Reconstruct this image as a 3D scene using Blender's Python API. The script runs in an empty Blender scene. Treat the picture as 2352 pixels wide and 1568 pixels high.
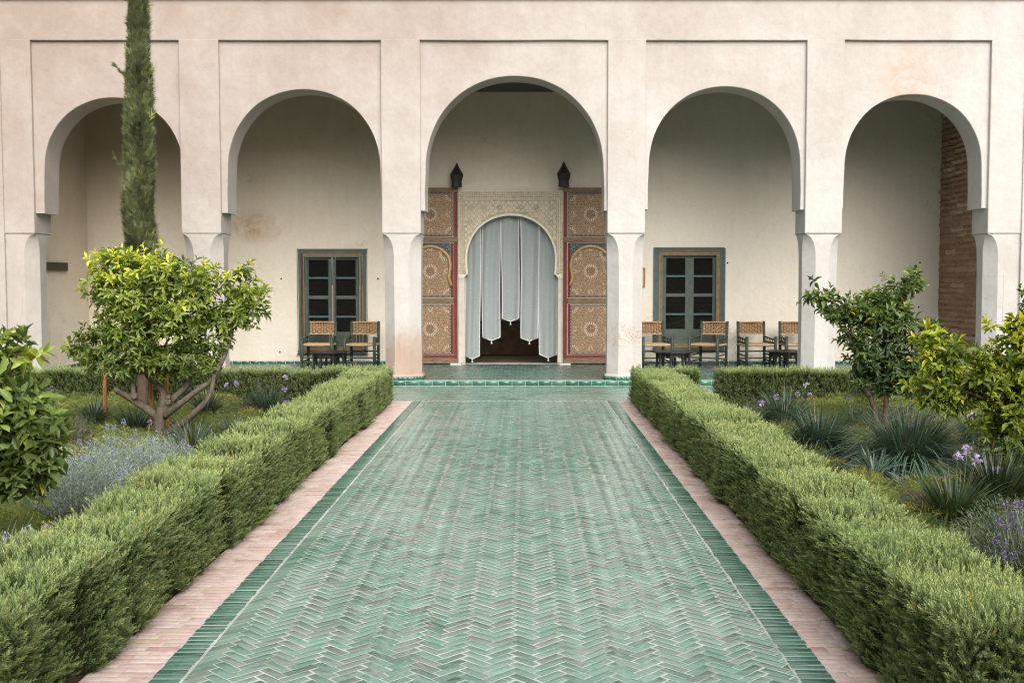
import bpy, math, random
import numpy as np
from mathutils import Vector, Matrix, noise as mnoise

random.seed(7)
RNG = np.random.default_rng(7)
SC = bpy.context.scene
COL = SC.collection
R = math.radians
PI = math.pi

# ------------------------------------------------------------------ camera
FPX, VPX, HORY = 2460.0, 1205.0, 648.0          # focal length, vanishing point, horizon (2352 px wide frame)
CAMH = 1.65
PITCH = math.atan((784 - HORY) / FPX)
cam = bpy.data.objects.new('camera', bpy.data.cameras.new('camera'))
COL.objects.link(cam)
cam.location = (0, 0, CAMH)
cam.rotation_euler = (PI / 2 - PITCH, 0, 0)
cam.data.sensor_width = 36.0
cam.data.lens = 36.0 * FPX / 2352
cam.data.shift_x = -(VPX - 1176) / 2352
cam.data.clip_end = 3000
SC.camera = cam

# ------------------------------------------------------------------ light
SUN_EL, SUN_AZ = R(37), R(164)                   # bright overcast, sun behind the camera to the right
SKY_STRENGTH, SUN_STRENGTH, EXPOSURE = 0.14, 1.4, 0.88
world = bpy.data.worlds.new('World')
SC.world = world
world.use_nodes = True
nt = world.node_tree
nt.nodes.clear()
sky = nt.nodes.new('ShaderNodeTexSky')
sky.sky_type = 'NISHITA'
sky.sun_disc = False
sky.sun_elevation = SUN_EL
sky.sun_rotation = SUN_AZ
sky.air_density = 1.0
sky.dust_density = 4.0
sky.ozone_density = 1.0
hs = nt.nodes.new('ShaderNodeHueSaturation')     # cloud cover greys the whole sky evenly
hs.inputs['Saturation'].default_value = 0.22
bg = nt.nodes.new('ShaderNodeBackground')
bg.inputs['Strength'].default_value = SKY_STRENGTH
wo = nt.nodes.new('ShaderNodeOutputWorld')
nt.links.new(sky.outputs[0], hs.inputs['Color'])
nt.links.new(hs.outputs[0], bg.inputs['Color'])
nt.links.new(bg.outputs[0], wo.inputs['Surface'])
sun = bpy.data.objects.new('sun', bpy.data.lights.new('sun', 'SUN'))
COL.objects.link(sun)
sun.data.energy = SUN_STRENGTH
sun.data.angle = R(60)
sun.data.color = (1.0, 0.95, 0.87)
sdir = Vector((math.sin(SUN_AZ) * math.cos(SUN_EL), math.cos(SUN_AZ) * math.cos(SUN_EL), math.sin(SUN_EL)))
sun.rotation_euler = sdir.to_track_quat('Z', 'Y').to_euler()
SC.view_settings.view_transform = 'Standard'
SC.view_settings.look = 'None'
SC.view_settings.exposure = EXPOSURE
SC.view_settings.gamma = 1.0
SC.view_settings.use_curve_mapping = False
SC.cycles.use_denoising = True
SC.cycles.denoising_prefilter = 'NONE'
SC.cycles.filter_width = 1.15
SC.cycles.max_bounces = 8
SC.cycles.transparent_max_bounces = 6

# ------------------------------------------------------------------ helpers
def at(px, py, Y):
    """World point at depth Y seen at a photo pixel (2352 x 1568 frame)."""
    dx, dy = (px - VPX) / FPX, (784 - py) / FPX
    d = (dx, math.cos(PITCH) + dy * math.sin(PITCH), -math.sin(PITCH) + dy * math.cos(PITCH))
    t = Y / d[1]
    return Vector((t * d[0], Y, CAMH + t * d[2]))

def ground(px, py, z=0.0):
    dx, dy = (px - VPX) / FPX, (784 - py) / FPX
    d = (dx, math.cos(PITCH) + dy * math.sin(PITCH), -math.sin(PITCH) + dy * math.cos(PITCH))
    t = (z - CAMH) / d[2]
    return Vector((t * d[0], t * d[1], z))

def project(P):
    P = np.asarray(P, float)
    q = P - np.array([0, 0, CAMH])
    zc = q[:, 1] * math.cos(PITCH) - q[:, 2] * math.sin(PITCH)
    yc = q[:, 1] * math.sin(PITCH) + q[:, 2] * math.cos(PITCH)
    zc = np.maximum(zc, .05)
    return np.stack([VPX + FPX * q[:, 0] / zc, 784 - FPX * yc / zc, zc], 1)

def lin(r, g, b):
    f = lambda c: (c / 255 / 12.92) if c / 255 <= .04045 else ((c / 255 + .055) / 1.055) ** 2.4
    return (f(r), f(g), f(b), 1.0)

def tag(o, label=None, cat=None, group=None, kind=None):
    if label: o['label'] = label
    if cat: o['category'] = cat
    if group: o['group'] = group
    if kind: o['kind'] = kind
    return o

WL = {}
def empty(name, loc, label=None, cat=None, group=None, kind=None):
    o = bpy.data.objects.new(name, None)
    COL.objects.link(o)
    o.location = loc
    o.empty_display_size = .1
    WL[o.name] = Vector(loc)
    return tag(o, label, cat, group, kind)

def link(name, me, parent=None, loc=None):
    o = bpy.data.objects.new(name, me)
    COL.objects.link(o)
    if parent is not None:
        o.parent = parent
    WL[o.name] = WL.get(parent.name, Vector((0, 0, 0))) if parent is not None else Vector((0, 0, 0))
    if loc is not None:
        o.location = loc
    return o

class MB:
    """Collects simple shapes in world space; build() links them as one mesh object."""
    def __init__(s):
        s.v, s.f, s.m = [], [], []
    def add(s, vs, fs, m=0):
        o = len(s.v)
        s.v += [tuple(q) for q in vs]
        s.f += [tuple(i + o for i in f) for f in fs]
        s.m += [m] * len(fs)
        return s
    def box(s, x0, x1, y0, y1, z0, z1, m=0):
        x0, x1 = sorted((x0, x1)); y0, y1 = sorted((y0, y1)); z0, z1 = sorted((z0, z1))
        vs = [(x0, y0, z0), (x1, y0, z0), (x1, y1, z0), (x0, y1, z0), (x0, y0, z1), (x1, y0, z1), (x1, y1, z1), (x0, y1, z1)]
        return s.add(vs, [(3, 2, 1, 0), (4, 5, 6, 7), (0, 1, 5, 4), (1, 2, 6, 5), (2, 3, 7, 6), (3, 0, 4, 7)], m)
    def pbox(s, px0, py0, px1, py1, Y, depth, m=0):
        """Box whose front face covers a photo rectangle at depth Y, going back by depth."""
        a, b = at(px0, py0, Y), at(px1, py1, Y)
        return s.box(a.x, b.x, Y, Y + depth, a.z, b.z, m)
    def tube(s, pts, rad, n=7, m=0, caps=True, wob=0):
        pts = [Vector(p) for p in pts]
        k = len(pts)
        if not hasattr(rad, '__len__'): rad = [rad] * k
        vs, fs = [], []
        ref = None
        for i, p in enumerate(pts):
            d = (pts[min(i + 1, k - 1)] - pts[max(i - 1, 0)]).normalized()
            if ref is None:
                ref = Vector((1, 0, 0)) if abs(d.x) < .8 else Vector((0, 1, 0))
            a = (ref - d * ref.dot(d)).normalized()
            ref = a
            b = d.cross(a)
            for j in range(n):
                t = 2 * PI * j / n
                r = rad[i] * (1 + (random.uniform(-wob, wob) if wob else 0))
                vs.append(p + a * (r * math.cos(t)) + b * (r * math.sin(t)))
        for i in range(k - 1):
            for j in range(n):
                fs.append((i * n + j, i * n + (j + 1) % n, (i + 1) * n + (j + 1) % n, (i + 1) * n + j))
        if caps:
            fs.append(tuple(range(n))[::-1]); fs.append(tuple(range((k - 1) * n, k * n)))
        return s.add(vs, fs, m)
    def ring(s, sections, m=0, caps=True):
        """Loft closed cross-sections (lists of 3-D points of equal length)."""
        n = len(sections[0]); vs = [p for sec in sections for p in sec]; fs = []
        for i in range(len(sections) - 1):
            for j in range(n):
                fs.append((i * n + j, i * n + (j + 1) % n, (i + 1) * n + (j + 1) % n, (i + 1) * n + j))
        if caps:
            fs.append(tuple(range(n))[::-1]); fs.append(tuple(range((len(sections) - 1) * n, len(sections) * n)))
        return s.add(vs, fs, m)
    def build(s, name, mat, parent=None, smooth=False, bevel=0, kind=None, label=None):
        off = WL.get(parent.name, Vector((0, 0, 0))) if parent is not None else Vector((0, 0, 0))
        me = bpy.data.meshes.new(name)
        me.from_pydata([(x - off.x, y - off.y, z - off.z) for x, y, z in s.v], [], s.f)
        for q in (mat if isinstance(mat, (list, tuple)) else [mat]):
            me.materials.append(q)
        me.polygons.foreach_set('material_index', s.m)
        if smooth:
            me.polygons.foreach_set('use_smooth', [True] * len(s.f))
        me.update()
        o = link(name, me, parent)
        if bevel:
            b = o.modifiers.new('bevel', 'BEVEL'); b.width = bevel; b.segments = 2; b.limit_method = 'ANGLE'; b.angle_limit = R(40)
        if kind: o['kind'] = kind
        if label: o['label'] = label
        return o

def batch(name, tv, tf, pos, X, Y, Z, sc, mat, parent=None, col=None, kind=None, smooth=False, jit=None, me_only=False):
    """Many copies of a small template (tv, tf) joined in one mesh. X, Y, Z: frame axes (N,3); sc: (N,3) scale; col: (N,4)."""
    tv = np.asarray(tv, float); N = len(pos); k = len(tv)
    pos = np.asarray(pos, float)
    sc = np.asarray(sc, float)
    V = (pos[:, None, :] + (tv[None, :, 0] * sc[:, None, 0])[..., None] * X[:, None, :]
         + (tv[None, :, 1] * sc[:, None, 1])[..., None] * Y[:, None, :]
         + (tv[None, :, 2] * sc[:, None, 2])[..., None] * Z[:, None, :])
    if jit is not None:
        V = V + jit
    off = WL.get(parent.name, Vector((0, 0, 0))) if parent is not None else Vector((0, 0, 0))
    V = V.reshape(-1, 3) - np.array(off)
    lens = np.array([len(f) for f in tf]); flat = np.array([i for f in tf for i in f])
    L = (flat[None, :] + (np.arange(N) * k)[:, None]).reshape(-1)
    tot = np.tile(lens, N)
    start = np.concatenate([[0], np.cumsum(tot)[:-1]])
    me = bpy.data.meshes.new(name)
    me.vertices.add(N * k); me.vertices.foreach_set('co', V.reshape(-1))
    me.loops.add(len(L)); me.loops.foreach_set('vertex_index', L.astype(np.int32))
    me.polygons.add(len(tot)); me.polygons.foreach_set('loop_start', start.astype(np.int32))
    if smooth:
        me.polygons.foreach_set('use_smooth', [True] * len(tot))
    if col is not None:
        col = np.asarray(col, np.float32)
        a = me.attributes.new('Col', 'FLOAT_COLOR', 'POINT')
        c = np.repeat(col[:, None, :], k, 1) if col.ndim == 2 else col
        a.data.foreach_set('color', c.reshape(-1).astype(np.float32))
    me.materials.append(mat)
    me.update(calc_edges=True)
    if me_only: return me
    o = link(name, me, parent)
    if kind: o['kind'] = kind
    return o

def unit(a):
    a = np.asarray(a, float)
    return a / np.maximum(np.linalg.norm(a, axis=-1, keepdims=True), 1e-9)

def frames(D, Nrm):
    """Frame with Y along D and Z near Nrm."""
    D = unit(D); Xa = unit(np.cross(D, Nrm)); Za = np.cross(Xa, D)
    return Xa, D, Za

# ------------------------------------------------------------------ materials
def mat(name, base=(.5, .5, .5, 1), rough=.8, spec=.3, metal=0):
    m = bpy.data.materials.new(name); m.use_nodes = True
    b = m.node_tree.nodes['Principled BSDF']
    b.inputs['Base Color'].default_value = base if len(base) == 4 else (*base, 1)
    b.inputs['Roughness'].default_value = rough
    b.inputs['Specular IOR Level'].default_value = spec
    b.inputs['Metallic'].default_value = metal
    return m, m.node_tree, b

class NG:
    """Tiny node-graph helper."""
    def __init__(s, nt): s.nt = nt
    def n(s, t, **kw):
        q = s.nt.nodes.new(t)
        for k, v in kw.items(): setattr(q, k, v)
        return q
    def l(s, a, b): s.nt.links.new(a, b)
    def coord(s, scale=(1, 1, 1), rot=(0, 0, 0)):
        g = s.n('ShaderNodeNewGeometry'); mp = s.n('ShaderNodeMapping')
        mp.inputs['Scale'].default_value = scale; mp.inputs['Rotation'].default_value = rot
        s.l(g.outputs['Position'], mp.inputs['Vector']); return mp.outputs[0]
    def noise(s, vec, scale, detail=4, rough=.55, dist=0):
        q = s.n('ShaderNodeTexNoise'); q.inputs['Scale'].default_value = scale; q.inputs['Detail'].default_value = detail
        q.inputs['Roughness'].default_value = rough; q.inputs['Distortion'].default_value = dist
        s.l(vec, q.inputs['Vector']); return q.outputs['Fac']
    def ramp(s, fac, stops):
        q = s.n('ShaderNodeValToRGB'); e = q.color_ramp.elements
        while len(e) < len(stops): e.new(.5)
        for i, (p, c) in enumerate(stops):
            e[i].position = p; e[i].color = c if not isinstance(c, (int, float)) else (c, c, c, 1)
        s.l(fac, q.inputs['Fac']); return q.outputs['Color']
    def mix(s, fac, a, b, mode='MIX'):
        q = s.n('ShaderNodeMix', data_type='RGBA', blend_type=mode)
        for v, i in ((fac, 0), (a, 6), (b, 7)):
            if isinstance(v, (int, float)): q.inputs[i].default_value = v
            elif isinstance(v, tuple): q.inputs[i].default_value = v
            else: s.l(v, q.inputs[i])
        return q.outputs[2]
    def math(s, op, a, b=0.0, c=0.0):
        q = s.n('ShaderNodeMath', operation=op)
        for i, v in enumerate((a, b, c)):
            if isinstance(v, (int, float)): q.inputs[i].default_value = v
            else: s.l(v, q.inputs[i])
        return q.outputs[0]
    def bump(s, h, strength, dist, bsdf):
        q = s.n('ShaderNodeBump'); q.inputs['Strength'].default_value = strength; q.inputs['Distance'].default_value = dist
        s.l(h, q.inputs['Height']); s.l(q.outputs[0], bsdf.inputs['Normal'])
    def blob(s, c, r):
        """1 at world point c falling to 0 at distance r (r may be a 3-tuple)."""
        g = s.n('ShaderNodeNewGeometry'); mp = s.n('ShaderNodeMapping', vector_type='POINT')
        r = r if isinstance(r, tuple) else (r, r, r)
        mp.inputs['Scale'].default_value = (1 / r[0], 1 / r[1], 1 / r[2])
        mp.inputs['Location'].default_value = (-c[0] / r[0], -c[1] / r[1], -c[2] / r[2])
        s.l(g.outputs['Position'], mp.inputs['Vector'])
        q = s.n('ShaderNodeVectorMath', operation='LENGTH'); s.l(mp.outputs[0], q.inputs[0])
        return s.math('SUBTRACT', 1.0, q.outputs['Value'])

YF, REC, THICK, YB = 17.1, .06, .62, 20.5        # facade plane, panel recess, arch depth, gallery back wall
FLZ = .078                                        # gallery floor

def plaster(name, c_pale, c_pink, pink_lo, pink_hi, stains=(), foot=False):
    m, t, b = mat(name, rough=.92, spec=.15)
    g = NG(t); P = g.coord()
    big = g.noise(P, .55, 5, .6, .4)
    mid = g.noise(g.coord((1, 1, .55)), 2.6, 6, .65, .3)
    f = g.math('ADD', g.math('MULTIPLY', big, .6), g.math('MULTIPLY', mid, .4))
    sep = g.n('ShaderNodeSeparateXYZ'); g.l(g.n('ShaderNodeNewGeometry').outputs['Position'], sep.inputs[0])
    # plaster is pinker and darker high up and towards the left end, paler lower right
    hgt = g.math('ADD', sep.outputs['Z'], g.math('MULTIPLY', sep.outputs['X'], -.42))
    hm = g.n('ShaderNodeMapRange'); hm.inputs['From Min'].default_value = pink_lo; hm.inputs['From Max'].default_value = pink_hi
    g.l(hgt, hm.inputs['Value'])
    fac = g.math('ADD', hm.outputs[0], g.math('MULTIPLY', g.math('SUBTRACT', f, .5), 1.5)); 
    col = g.mix(g.ramp(fac, [(0, 0.0), (1, 1.0)]), c_pale, c_pink)
    fine = g.noise(P, 14, 5, .7)
    col = g.mix(.5, col, g.ramp(fine, [(.3, (.84, .83, .82, 1)), (.7, (1, 1, 1, 1))]), 'MULTIPLY')
    # faint streaks and trowel patches
    st = g.noise(g.coord((7, 7, .5)), 1.2, 4, .6)
    col = g.mix(.16, col, g.ramp(st, [(.35, (.86, .83, .80, 1)), (.6, (1, 1, 1, 1))]), 'MULTIPLY')
    pat = g.noise(P, 1.7, 8, .7, 1.2)
    col = g.mix(.35, col, g.ramp(pat, [(.30, (.86, .80, .76, 1)), (.42, (1, 1, 1, 1))]), 'MULTIPLY')
    # hairline cracks, only here and there
    vo = g.n('ShaderNodeTexVoronoi', feature='DISTANCE_TO_EDGE'); vo.inputs['Scale'].default_value = .8
    wv = g.n('ShaderNodeVectorMath', operation='ADD'); nn = g.n('ShaderNodeTexNoise'); nn.inputs['Scale'].default_value = 2.2; nn.inputs['Detail'].default_value = 6
    g.l(P, nn.inputs['Vector']); g.l(P, wv.inputs[0]); g.l(nn.outputs['Color'], wv.inputs[1]); g.l(wv.outputs[0], vo.inputs['Vector'])
    ck = g.math('MULTIPLY', g.ramp(vo.outputs['Distance'], [(0, 1.0), (.007, 0.0)]), g.ramp(g.noise(P, .7, 3, .5), [(.52, 0.0), (.62, 1.0)]))
    col = g.mix(g.math('MULTIPLY', ck, .35), col, (.30, .22, .17, 1))
    pt = g.ramp(g.noise(P, 22, 2, .5), [(.74, 0.0), (.78, 1.0)])
    col = g.mix(g.math('MULTIPLY', pt, .30), col, (.36, .27, .21, 1))
    for (c, r, colr, amt) in stains:
        k = g.math('MULTIPLY', g.blob(c, r), g.ramp(g.noise(P, 3.2, 6, .7, .8), [(.36, 0.0), (.62, 1.0)]))
        q = g.n('ShaderNodeClamp'); g.l(g.math('MULTIPLY', k, amt), q.inputs[0])
        col = g.mix(q.outputs[0], col, colr)
    if foot:  # rising damp at the foot of the column left of the door, a ring stain on its neighbour
        dn = g.noise(P, 2.4, 7, .7, 1.0)
        for (cx_, hh, amt) in ((at(930, 800, YF).x, .9, .78), (at(1440, 800, YF).x, .28, .45), (at(480, 800, YF).x, .25, .45), (at(1880, 800, YF).x, .15, .3)):
            k = g.math('SUBTRACT', g.math('ADD', hh - .5, g.math('MULTIPLY', dn, 1.0)), sep.outputs['Z'])
            k2 = g.n('ShaderNodeMapRange'); k2.inputs['From Max'].default_value = .35; k2.inputs['From Min'].default_value = -.12; g.l(k, k2.inputs['Value'])
            dx = g.math('ABSOLUTE', g.math('SUBTRACT', sep.outputs['X'], cx_))
            on = g.math('LESS_THAN', dx, .42)
            tone = g.noise(g.coord((3, 3, .8)), 2.5, 5, .7)
            col = g.mix(g.math('MULTIPLY', g.math('MULTIPLY', g.math('MULTIPLY', k2.outputs[0], on), g.math('ADD', .45, g.math('MULTIPLY', tone, .8))), amt), col, (.36, .22, .145, 1))
        rn = g.noise(P, 5.5, 3, .5, 1.5)
        line = g.ramp(rn, [(.44, 0.0), (.49, 1.0), (.52, .15), (.6, .1)])
        q = g.n('ShaderNodeClamp'); g.l(g.math('MULTIPLY', g.math('MULTIPLY', g.blob(c_col4, (.40, .8, .30)), 2.2), line), q.inputs[0])
        col = g.mix(g.math('MULTIPLY', q.outputs[0], .8), col, (.42, .29, .20, 1))
    g.l(col, b.inputs['Base Color'])
    h = g.math('ADD', g.math('MULTIPLY', g.noise(P, 3.5, 4, .5), 1.0), g.math('MULTIPLY', g.noise(P, 38, 4, .6), .12))
    g.bump(h, .55, .035, b)
    return m

c_st5 = at(2075, 180, YF + REC)
c_stb = at(585, 520, YB)
c_col4 = at(1440, 775, YF)
M = {}
M['facade'] = plaster('facade_limewash', (.530, .508, .480, 1), (.335, .268, .228, 1), .9, 8.6,
                      stains=[(c_st5, (.55, .6, .75), (.47, .325, .245, 1), 1.25)], foot=True)
M['gallery'] = plaster('gallery_plaster', (.80, .735, .635, 1), (.64, .525, .395, 1), 2.0, 7,
                       stains=[(c_stb, (.75, .6, .38), (.50, .34, .22, 1), 1.4)])

def simple(name, c, rough=.6, spec=.3, var=.25, scale=12, bump=.15, bd=.004, stretch=(1, 1, 1), metal=0, dark=None):
    m, t, b = mat(name, c, rough, spec, metal); g = NG(t)
    P = g.coord(stretch)
    n = g.noise(P, scale, 5, .65, .2)
    c = c if len(c) == 4 else (*c, 1)
    lo = dark or tuple(v * (1 - var) for v in c[:3]) + (1,); hi = tuple(min(1, v * (1 + var)) for v in c[:3]) + (1,)
    g.l(g.ramp(n, [(.3, lo), (.7, hi)]), b.inputs['Base Color'])
    if bump: g.bump(n, bump, bd, b)
    return m

M['grout'] = simple('pale_grout', (.45, .45, .42), .95, .1, .26, 4, .3)
M['brickmortar'] = simple('pink_mortar', (.50, .40, .35), 1, .05, .2, 20, .3)
M['soil'] = simple('garden_soil', (.10, .062, .040), 1, .05, .45, 9, .8, .03)
M['ground'] = simple('bare_ground', (.20, .16, .12), 1, .05, .3, .8, .3, .03)
M['ceiling'] = simple('dark_ceiling_wood', (.085, .083, .085), .8, .2, .35, 3, .3, .01, (1, 9, 1))
M['roof'] = simple('roof_render', (.5, .42, .36), .95, .1)
M['darkwood'] = simple('dark_wood', (.032, .024, .02), .55, .35, .4, 8, .2)
M['blackwood'] = simple('black_table_wood', (.018, .016, .015), .38, .5, .4, 14, .2)
M['greenwood'] = simple('green_painted_wood', (.045, .062, .046), .55, .35, .45, 18, .25)
M['oldwood'] = simple('weathered_door_wood', (.15, .10, .062), .75, .25, .45, 7, .4, .006, (1, 1, 9))
M['oldwoodh'] = simple('weathered_rail_wood', (.19, .135, .085), .75, .25, .45, 7, .4, .006, (1.2, 1, 9))
M['redwood'] = simple('oxblood_painted_wood', (.16, .032, .026), .6, .3, .35, 10, .2, .004, (3, 1, .4))
M['cream'] = simple('cream_paint_line', (.55, .50, .42), .7, .2, .2, 20, 0)
M['inlayback'] = simple('tan_marquetry', (.29, .19, .112), .6, .3, .35, 34, .3, .003)
M['inlaywhite'] = simple('bone_inlay', (.62, .54, .44), .55, .3, .25, 40, 0)
M['inlaydark'] = simple('dark_inlay', (.10, .045, .022), .6, .3, .3, 40, 0)
M['inlayblack'] = simple('black_inlay_border', (.035, .03, .03), .6, .3, .3, 30, 0)
M['gold'] = simple('gilded_rope_wood', (.40, .27, .115), .5, .4, .35, 45, .5, .006)
M['bluefloral'] = simple('blue_black_painted_wood', (.065, .070, .085), .6, .3, .6, 30, .2)
M['marble'] = simple('white_marble', (.7, .69, .66), .35, .5, .1, 8, 0)
M['stucco'] = simple('carved_stucco', (.70, .67, .58), .9, .15, .15, 25, .25, .004)
M['stuccoback'] = simple('ochre_stucco_ground', (.46, .375, .265), .95, .1, .3, 16, .3, .004)
M['jamb'] = simple('plain_stucco', (.58, .54, .47), .9, .15, .12, 6, .2)
M['windowgrey'] = simple('grey_green_window_paint', (.078, .094, .076), .55, .35, .22, 10, .2)
M['windowblue'] = simple('blue_window_paint', (.055, .105, .118), .5, .4, .25, 14, .1)
M['windowkhaki'] = simple('khaki_window_paint', (.15, .14, .085), .6, .3, .25, 14, .1)
M['orange'] = simple('orange_trim_paint', (.36, .135, .045), .6, .3, .25, 20, .1)
M['lantern'] = simple('dark_rusted_metal', (.022, .014, .012), .55, .4, .5, 20, .2)
M['rush'] = simple('woven_rush', (.44, .30, .17), .75, .25, .42, 60, .5, .006)
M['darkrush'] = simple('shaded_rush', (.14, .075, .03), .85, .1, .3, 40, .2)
M['bark'] = simple('orange_tree_bark', (.115, .092, .072), .95, .1, .4, 22, .8, .012, (1, 1, .5))
M['bark2'] = simple('brown_bark', (.11, .075, .055), .95, .1, .4, 25, .8, .010, (1, 1, .5))
M['stake'] = simple('orange_pine_stake', (.38, .16, .055), .8, .2, .55, 16, .5, .006, (3, 3, .35))
M['twig'] = simple('shaded_twigs', (.028, .030, .014), 1, .05, .5, 40, .6, .02)
M['frame'] = simple('sign_frame_wood', (.38, .19, .07), .6, .3, .25, 20, .1)
M['paper'] = simple('notice_paper', (.6, .52, .38), .8, .2, .15, 20, 0)
M['stem'] = simple('flower_stem_green', (.12, .16, .07), .7, .2, .2, 20, 0)
M['palestem'] = simple('pale_flower_stem', (.25, .29, .17), .7, .2, .2, 20, 0)
M['turf'] = simple('mossy_turf', (.10, .125, .032), 1, .05, .5, 18, .8, .02)
M['hole'] = simple('hole_dark', (.02, .018, .016), .9, .1, .2, 10, 0)
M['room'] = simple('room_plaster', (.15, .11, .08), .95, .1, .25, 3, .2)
M['benchbase'] = simple('brown_bench_panel', (.17, .115, .075), .8, .2, .25, 6, .2)
M['benchtop'] = simple('tan_bench_cloth', (.42, .29, .17), .9, .1, .2, 20, 0)

def glass_mat():
    m, t, b = mat('window_glass', (.012, .011, .010, 1), .06, .55)
    g = NG(t); g.bump(g.noise(g.coord(), 2.2, 3), .22, .03, b)
    return m
M['glass'] = glass_mat()

def tile_mat(name, src, stops, rough=(.08, .24), pale_patches=True):
    """Glazed tile: tint from a vertex colour ('attr') or from the object's own random number ('obj')."""
    m, t, b = mat(name, rough=.3, spec=.62); g = NG(t)
    if src == 'obj':
        r = g.n('ShaderNodeObjectInfo').outputs['Random']
    else:
        a = g.n('ShaderNodeAttribute'); a.attribute_name = 'Col'; r = a.outputs['Fac']
    c = g.ramp(r, stops)
    P = g.coord()
    n = g.noise(P, 45, 5, .7, .6)
    c = g.mix(.75, c, g.ramp(n, [(.25, (.55, .58, .56, 1)), (.55, (1, 1, 1, 1)), (.8, (1.15, 1.12, 1.1, 1))]), 'MULTIPLY')
    pale_n = g.noise(P, .55, 4, .6, .6)                 # broad random pale patches in the glaze colour
    if pale_patches:
        c = g.mix(g.math('MULTIPLY', g.ramp(pale_n, [(.42, 0.0), (.68, 1.0)]), .35), c, (.36, .42, .385, 1))
    g.l(c, b.inputs['Base Color'])
    q = g.n('ShaderNodeMapRange'); q.inputs['To Min'].default_value = rough[0]; q.inputs['To Max'].default_value = rough[1]
    g.l(g.math('FRACT', g.math('MULTIPLY', r, 7.3)), q.inputs['Value'])
    g.l(g.math('ADD', q.outputs[0], g.math('MULTIPLY', g.math('SUBTRACT', n, .5), .25)), b.inputs['Roughness'])
    g.bump(n, .18, .0015, b)
    return m
PATH_STOPS = [(0, (.080, .150, .112, 1)), (.16, (.108, .225, .172, 1)), (.42, (.145, .295, .228, 1)), (.66, (.172, .275, .222, 1)),
              (.84, (.180, .228, .192, 1)), (.91, (.130, .165, .136, 1)), (1, (.21, .375, .30, 1))]
EDGE_STOPS = [(0, (.045, .115, .085, 1)), (.35, (.07, .17, .125, 1)), (.7, (.09, .20, .152, 1)), (1, (.125, .235, .18, 1))]
KERB_STOPS = [(0, (.012, .10, .058, 1)), (.5, (.02, .135, .08, 1)), (1, (.05, .17, .115, 1))]
M['tile_obj'] = tile_mat('path_tile_glaze', 'obj', PATH_STOPS)
M['tile_attr'] = tile_mat('path_tile_glaze_field', 'attr', PATH_STOPS)
M['edge_obj'] = tile_mat('border_tile_glaze', 'obj', EDGE_STOPS, pale_patches=False)
M['edge_attr'] = tile_mat('border_tile_glaze_field', 'attr', EDGE_STOPS, pale_patches=False)
M['kerb_obj'] = tile_mat('kerb_tile_glaze', 'obj', KERB_STOPS, (.12, .3), False)
GAL_STOPS = [(0, (.05, .11, .085, 1)), (.4, (.09, .19, .15, 1)), (.7, (.15, .23, .195, 1)), (1, (.11, .125, .11, 1))]
M['gal_attr'] = tile_mat('gallery_tile_glaze', 'attr', GAL_STOPS, (.08, .26), False)
BRICK_STOPS = [(0, (.43, .275, .24, 1)), (.25, (.54, .39, .345, 1)), (.5, (.59, .46, .41, 1)), (.75, (.55, .395, .31, 1)), (1, (.62, .52, .475, 1))]

def brick_mat(name, src, stops, rough=.9, scale=25, pale=None):
    m, t, b = mat(name, rough=rough, spec=.15); g = NG(t)
    if src == 'obj': r = g.n('ShaderNodeObjectInfo').outputs['Random']
    else:
        a = g.n('ShaderNodeAttribute'); a.attribute_name = 'Col'; r = a.outputs['Fac']
    c = g.ramp(r, stops)
    n = g.noise(g.coord(), scale, 6, .7, .4)
    c = g.mix(.8, c, g.ramp(n, [(.25, (.68, .62, .58, 1)), (.6, (1.05, 1.05, 1.05, 1))]), 'MULTIPLY')
    if pale:
        c = g.mix(g.math('MULTIPLY', g.ramp(g.noise(g.coord(), 3.0, 5, .65, .8), [(.42, 0.0), (.66, 1.0)]), .6), c, pale)
    g.l(c, b.inputs['Base Color']); g.bump(n, .6, .004, b)
    return m
M['brick_obj'] = brick_mat('pink_brick', 'obj', BRICK_STOPS, pale=(.66, .57, .525, 1))
M['brick_attr'] = brick_mat('pink_brick_field', 'attr', BRICK_STOPS, pale=(.66, .57, .525, 1))
WALLB = [(0, (.33, .215, .15, 1)), (.5, (.37, .25, .18, 1)), (.9, (.41, .29, .21, 1)), (1, (.5, .40, .31, 1))]
M['wallbrick_obj'] = brick_mat('eroded_brick', 'obj', WALLB, .95, 14)
M['wallbrick_attr'] = brick_mat('eroded_brick_field', 'attr', WALLB, .95, 14)
M['earth'] = simple('earth_mortar', (.30, .205, .15), 1, .05, .35, 12, .8, .02)

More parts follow.
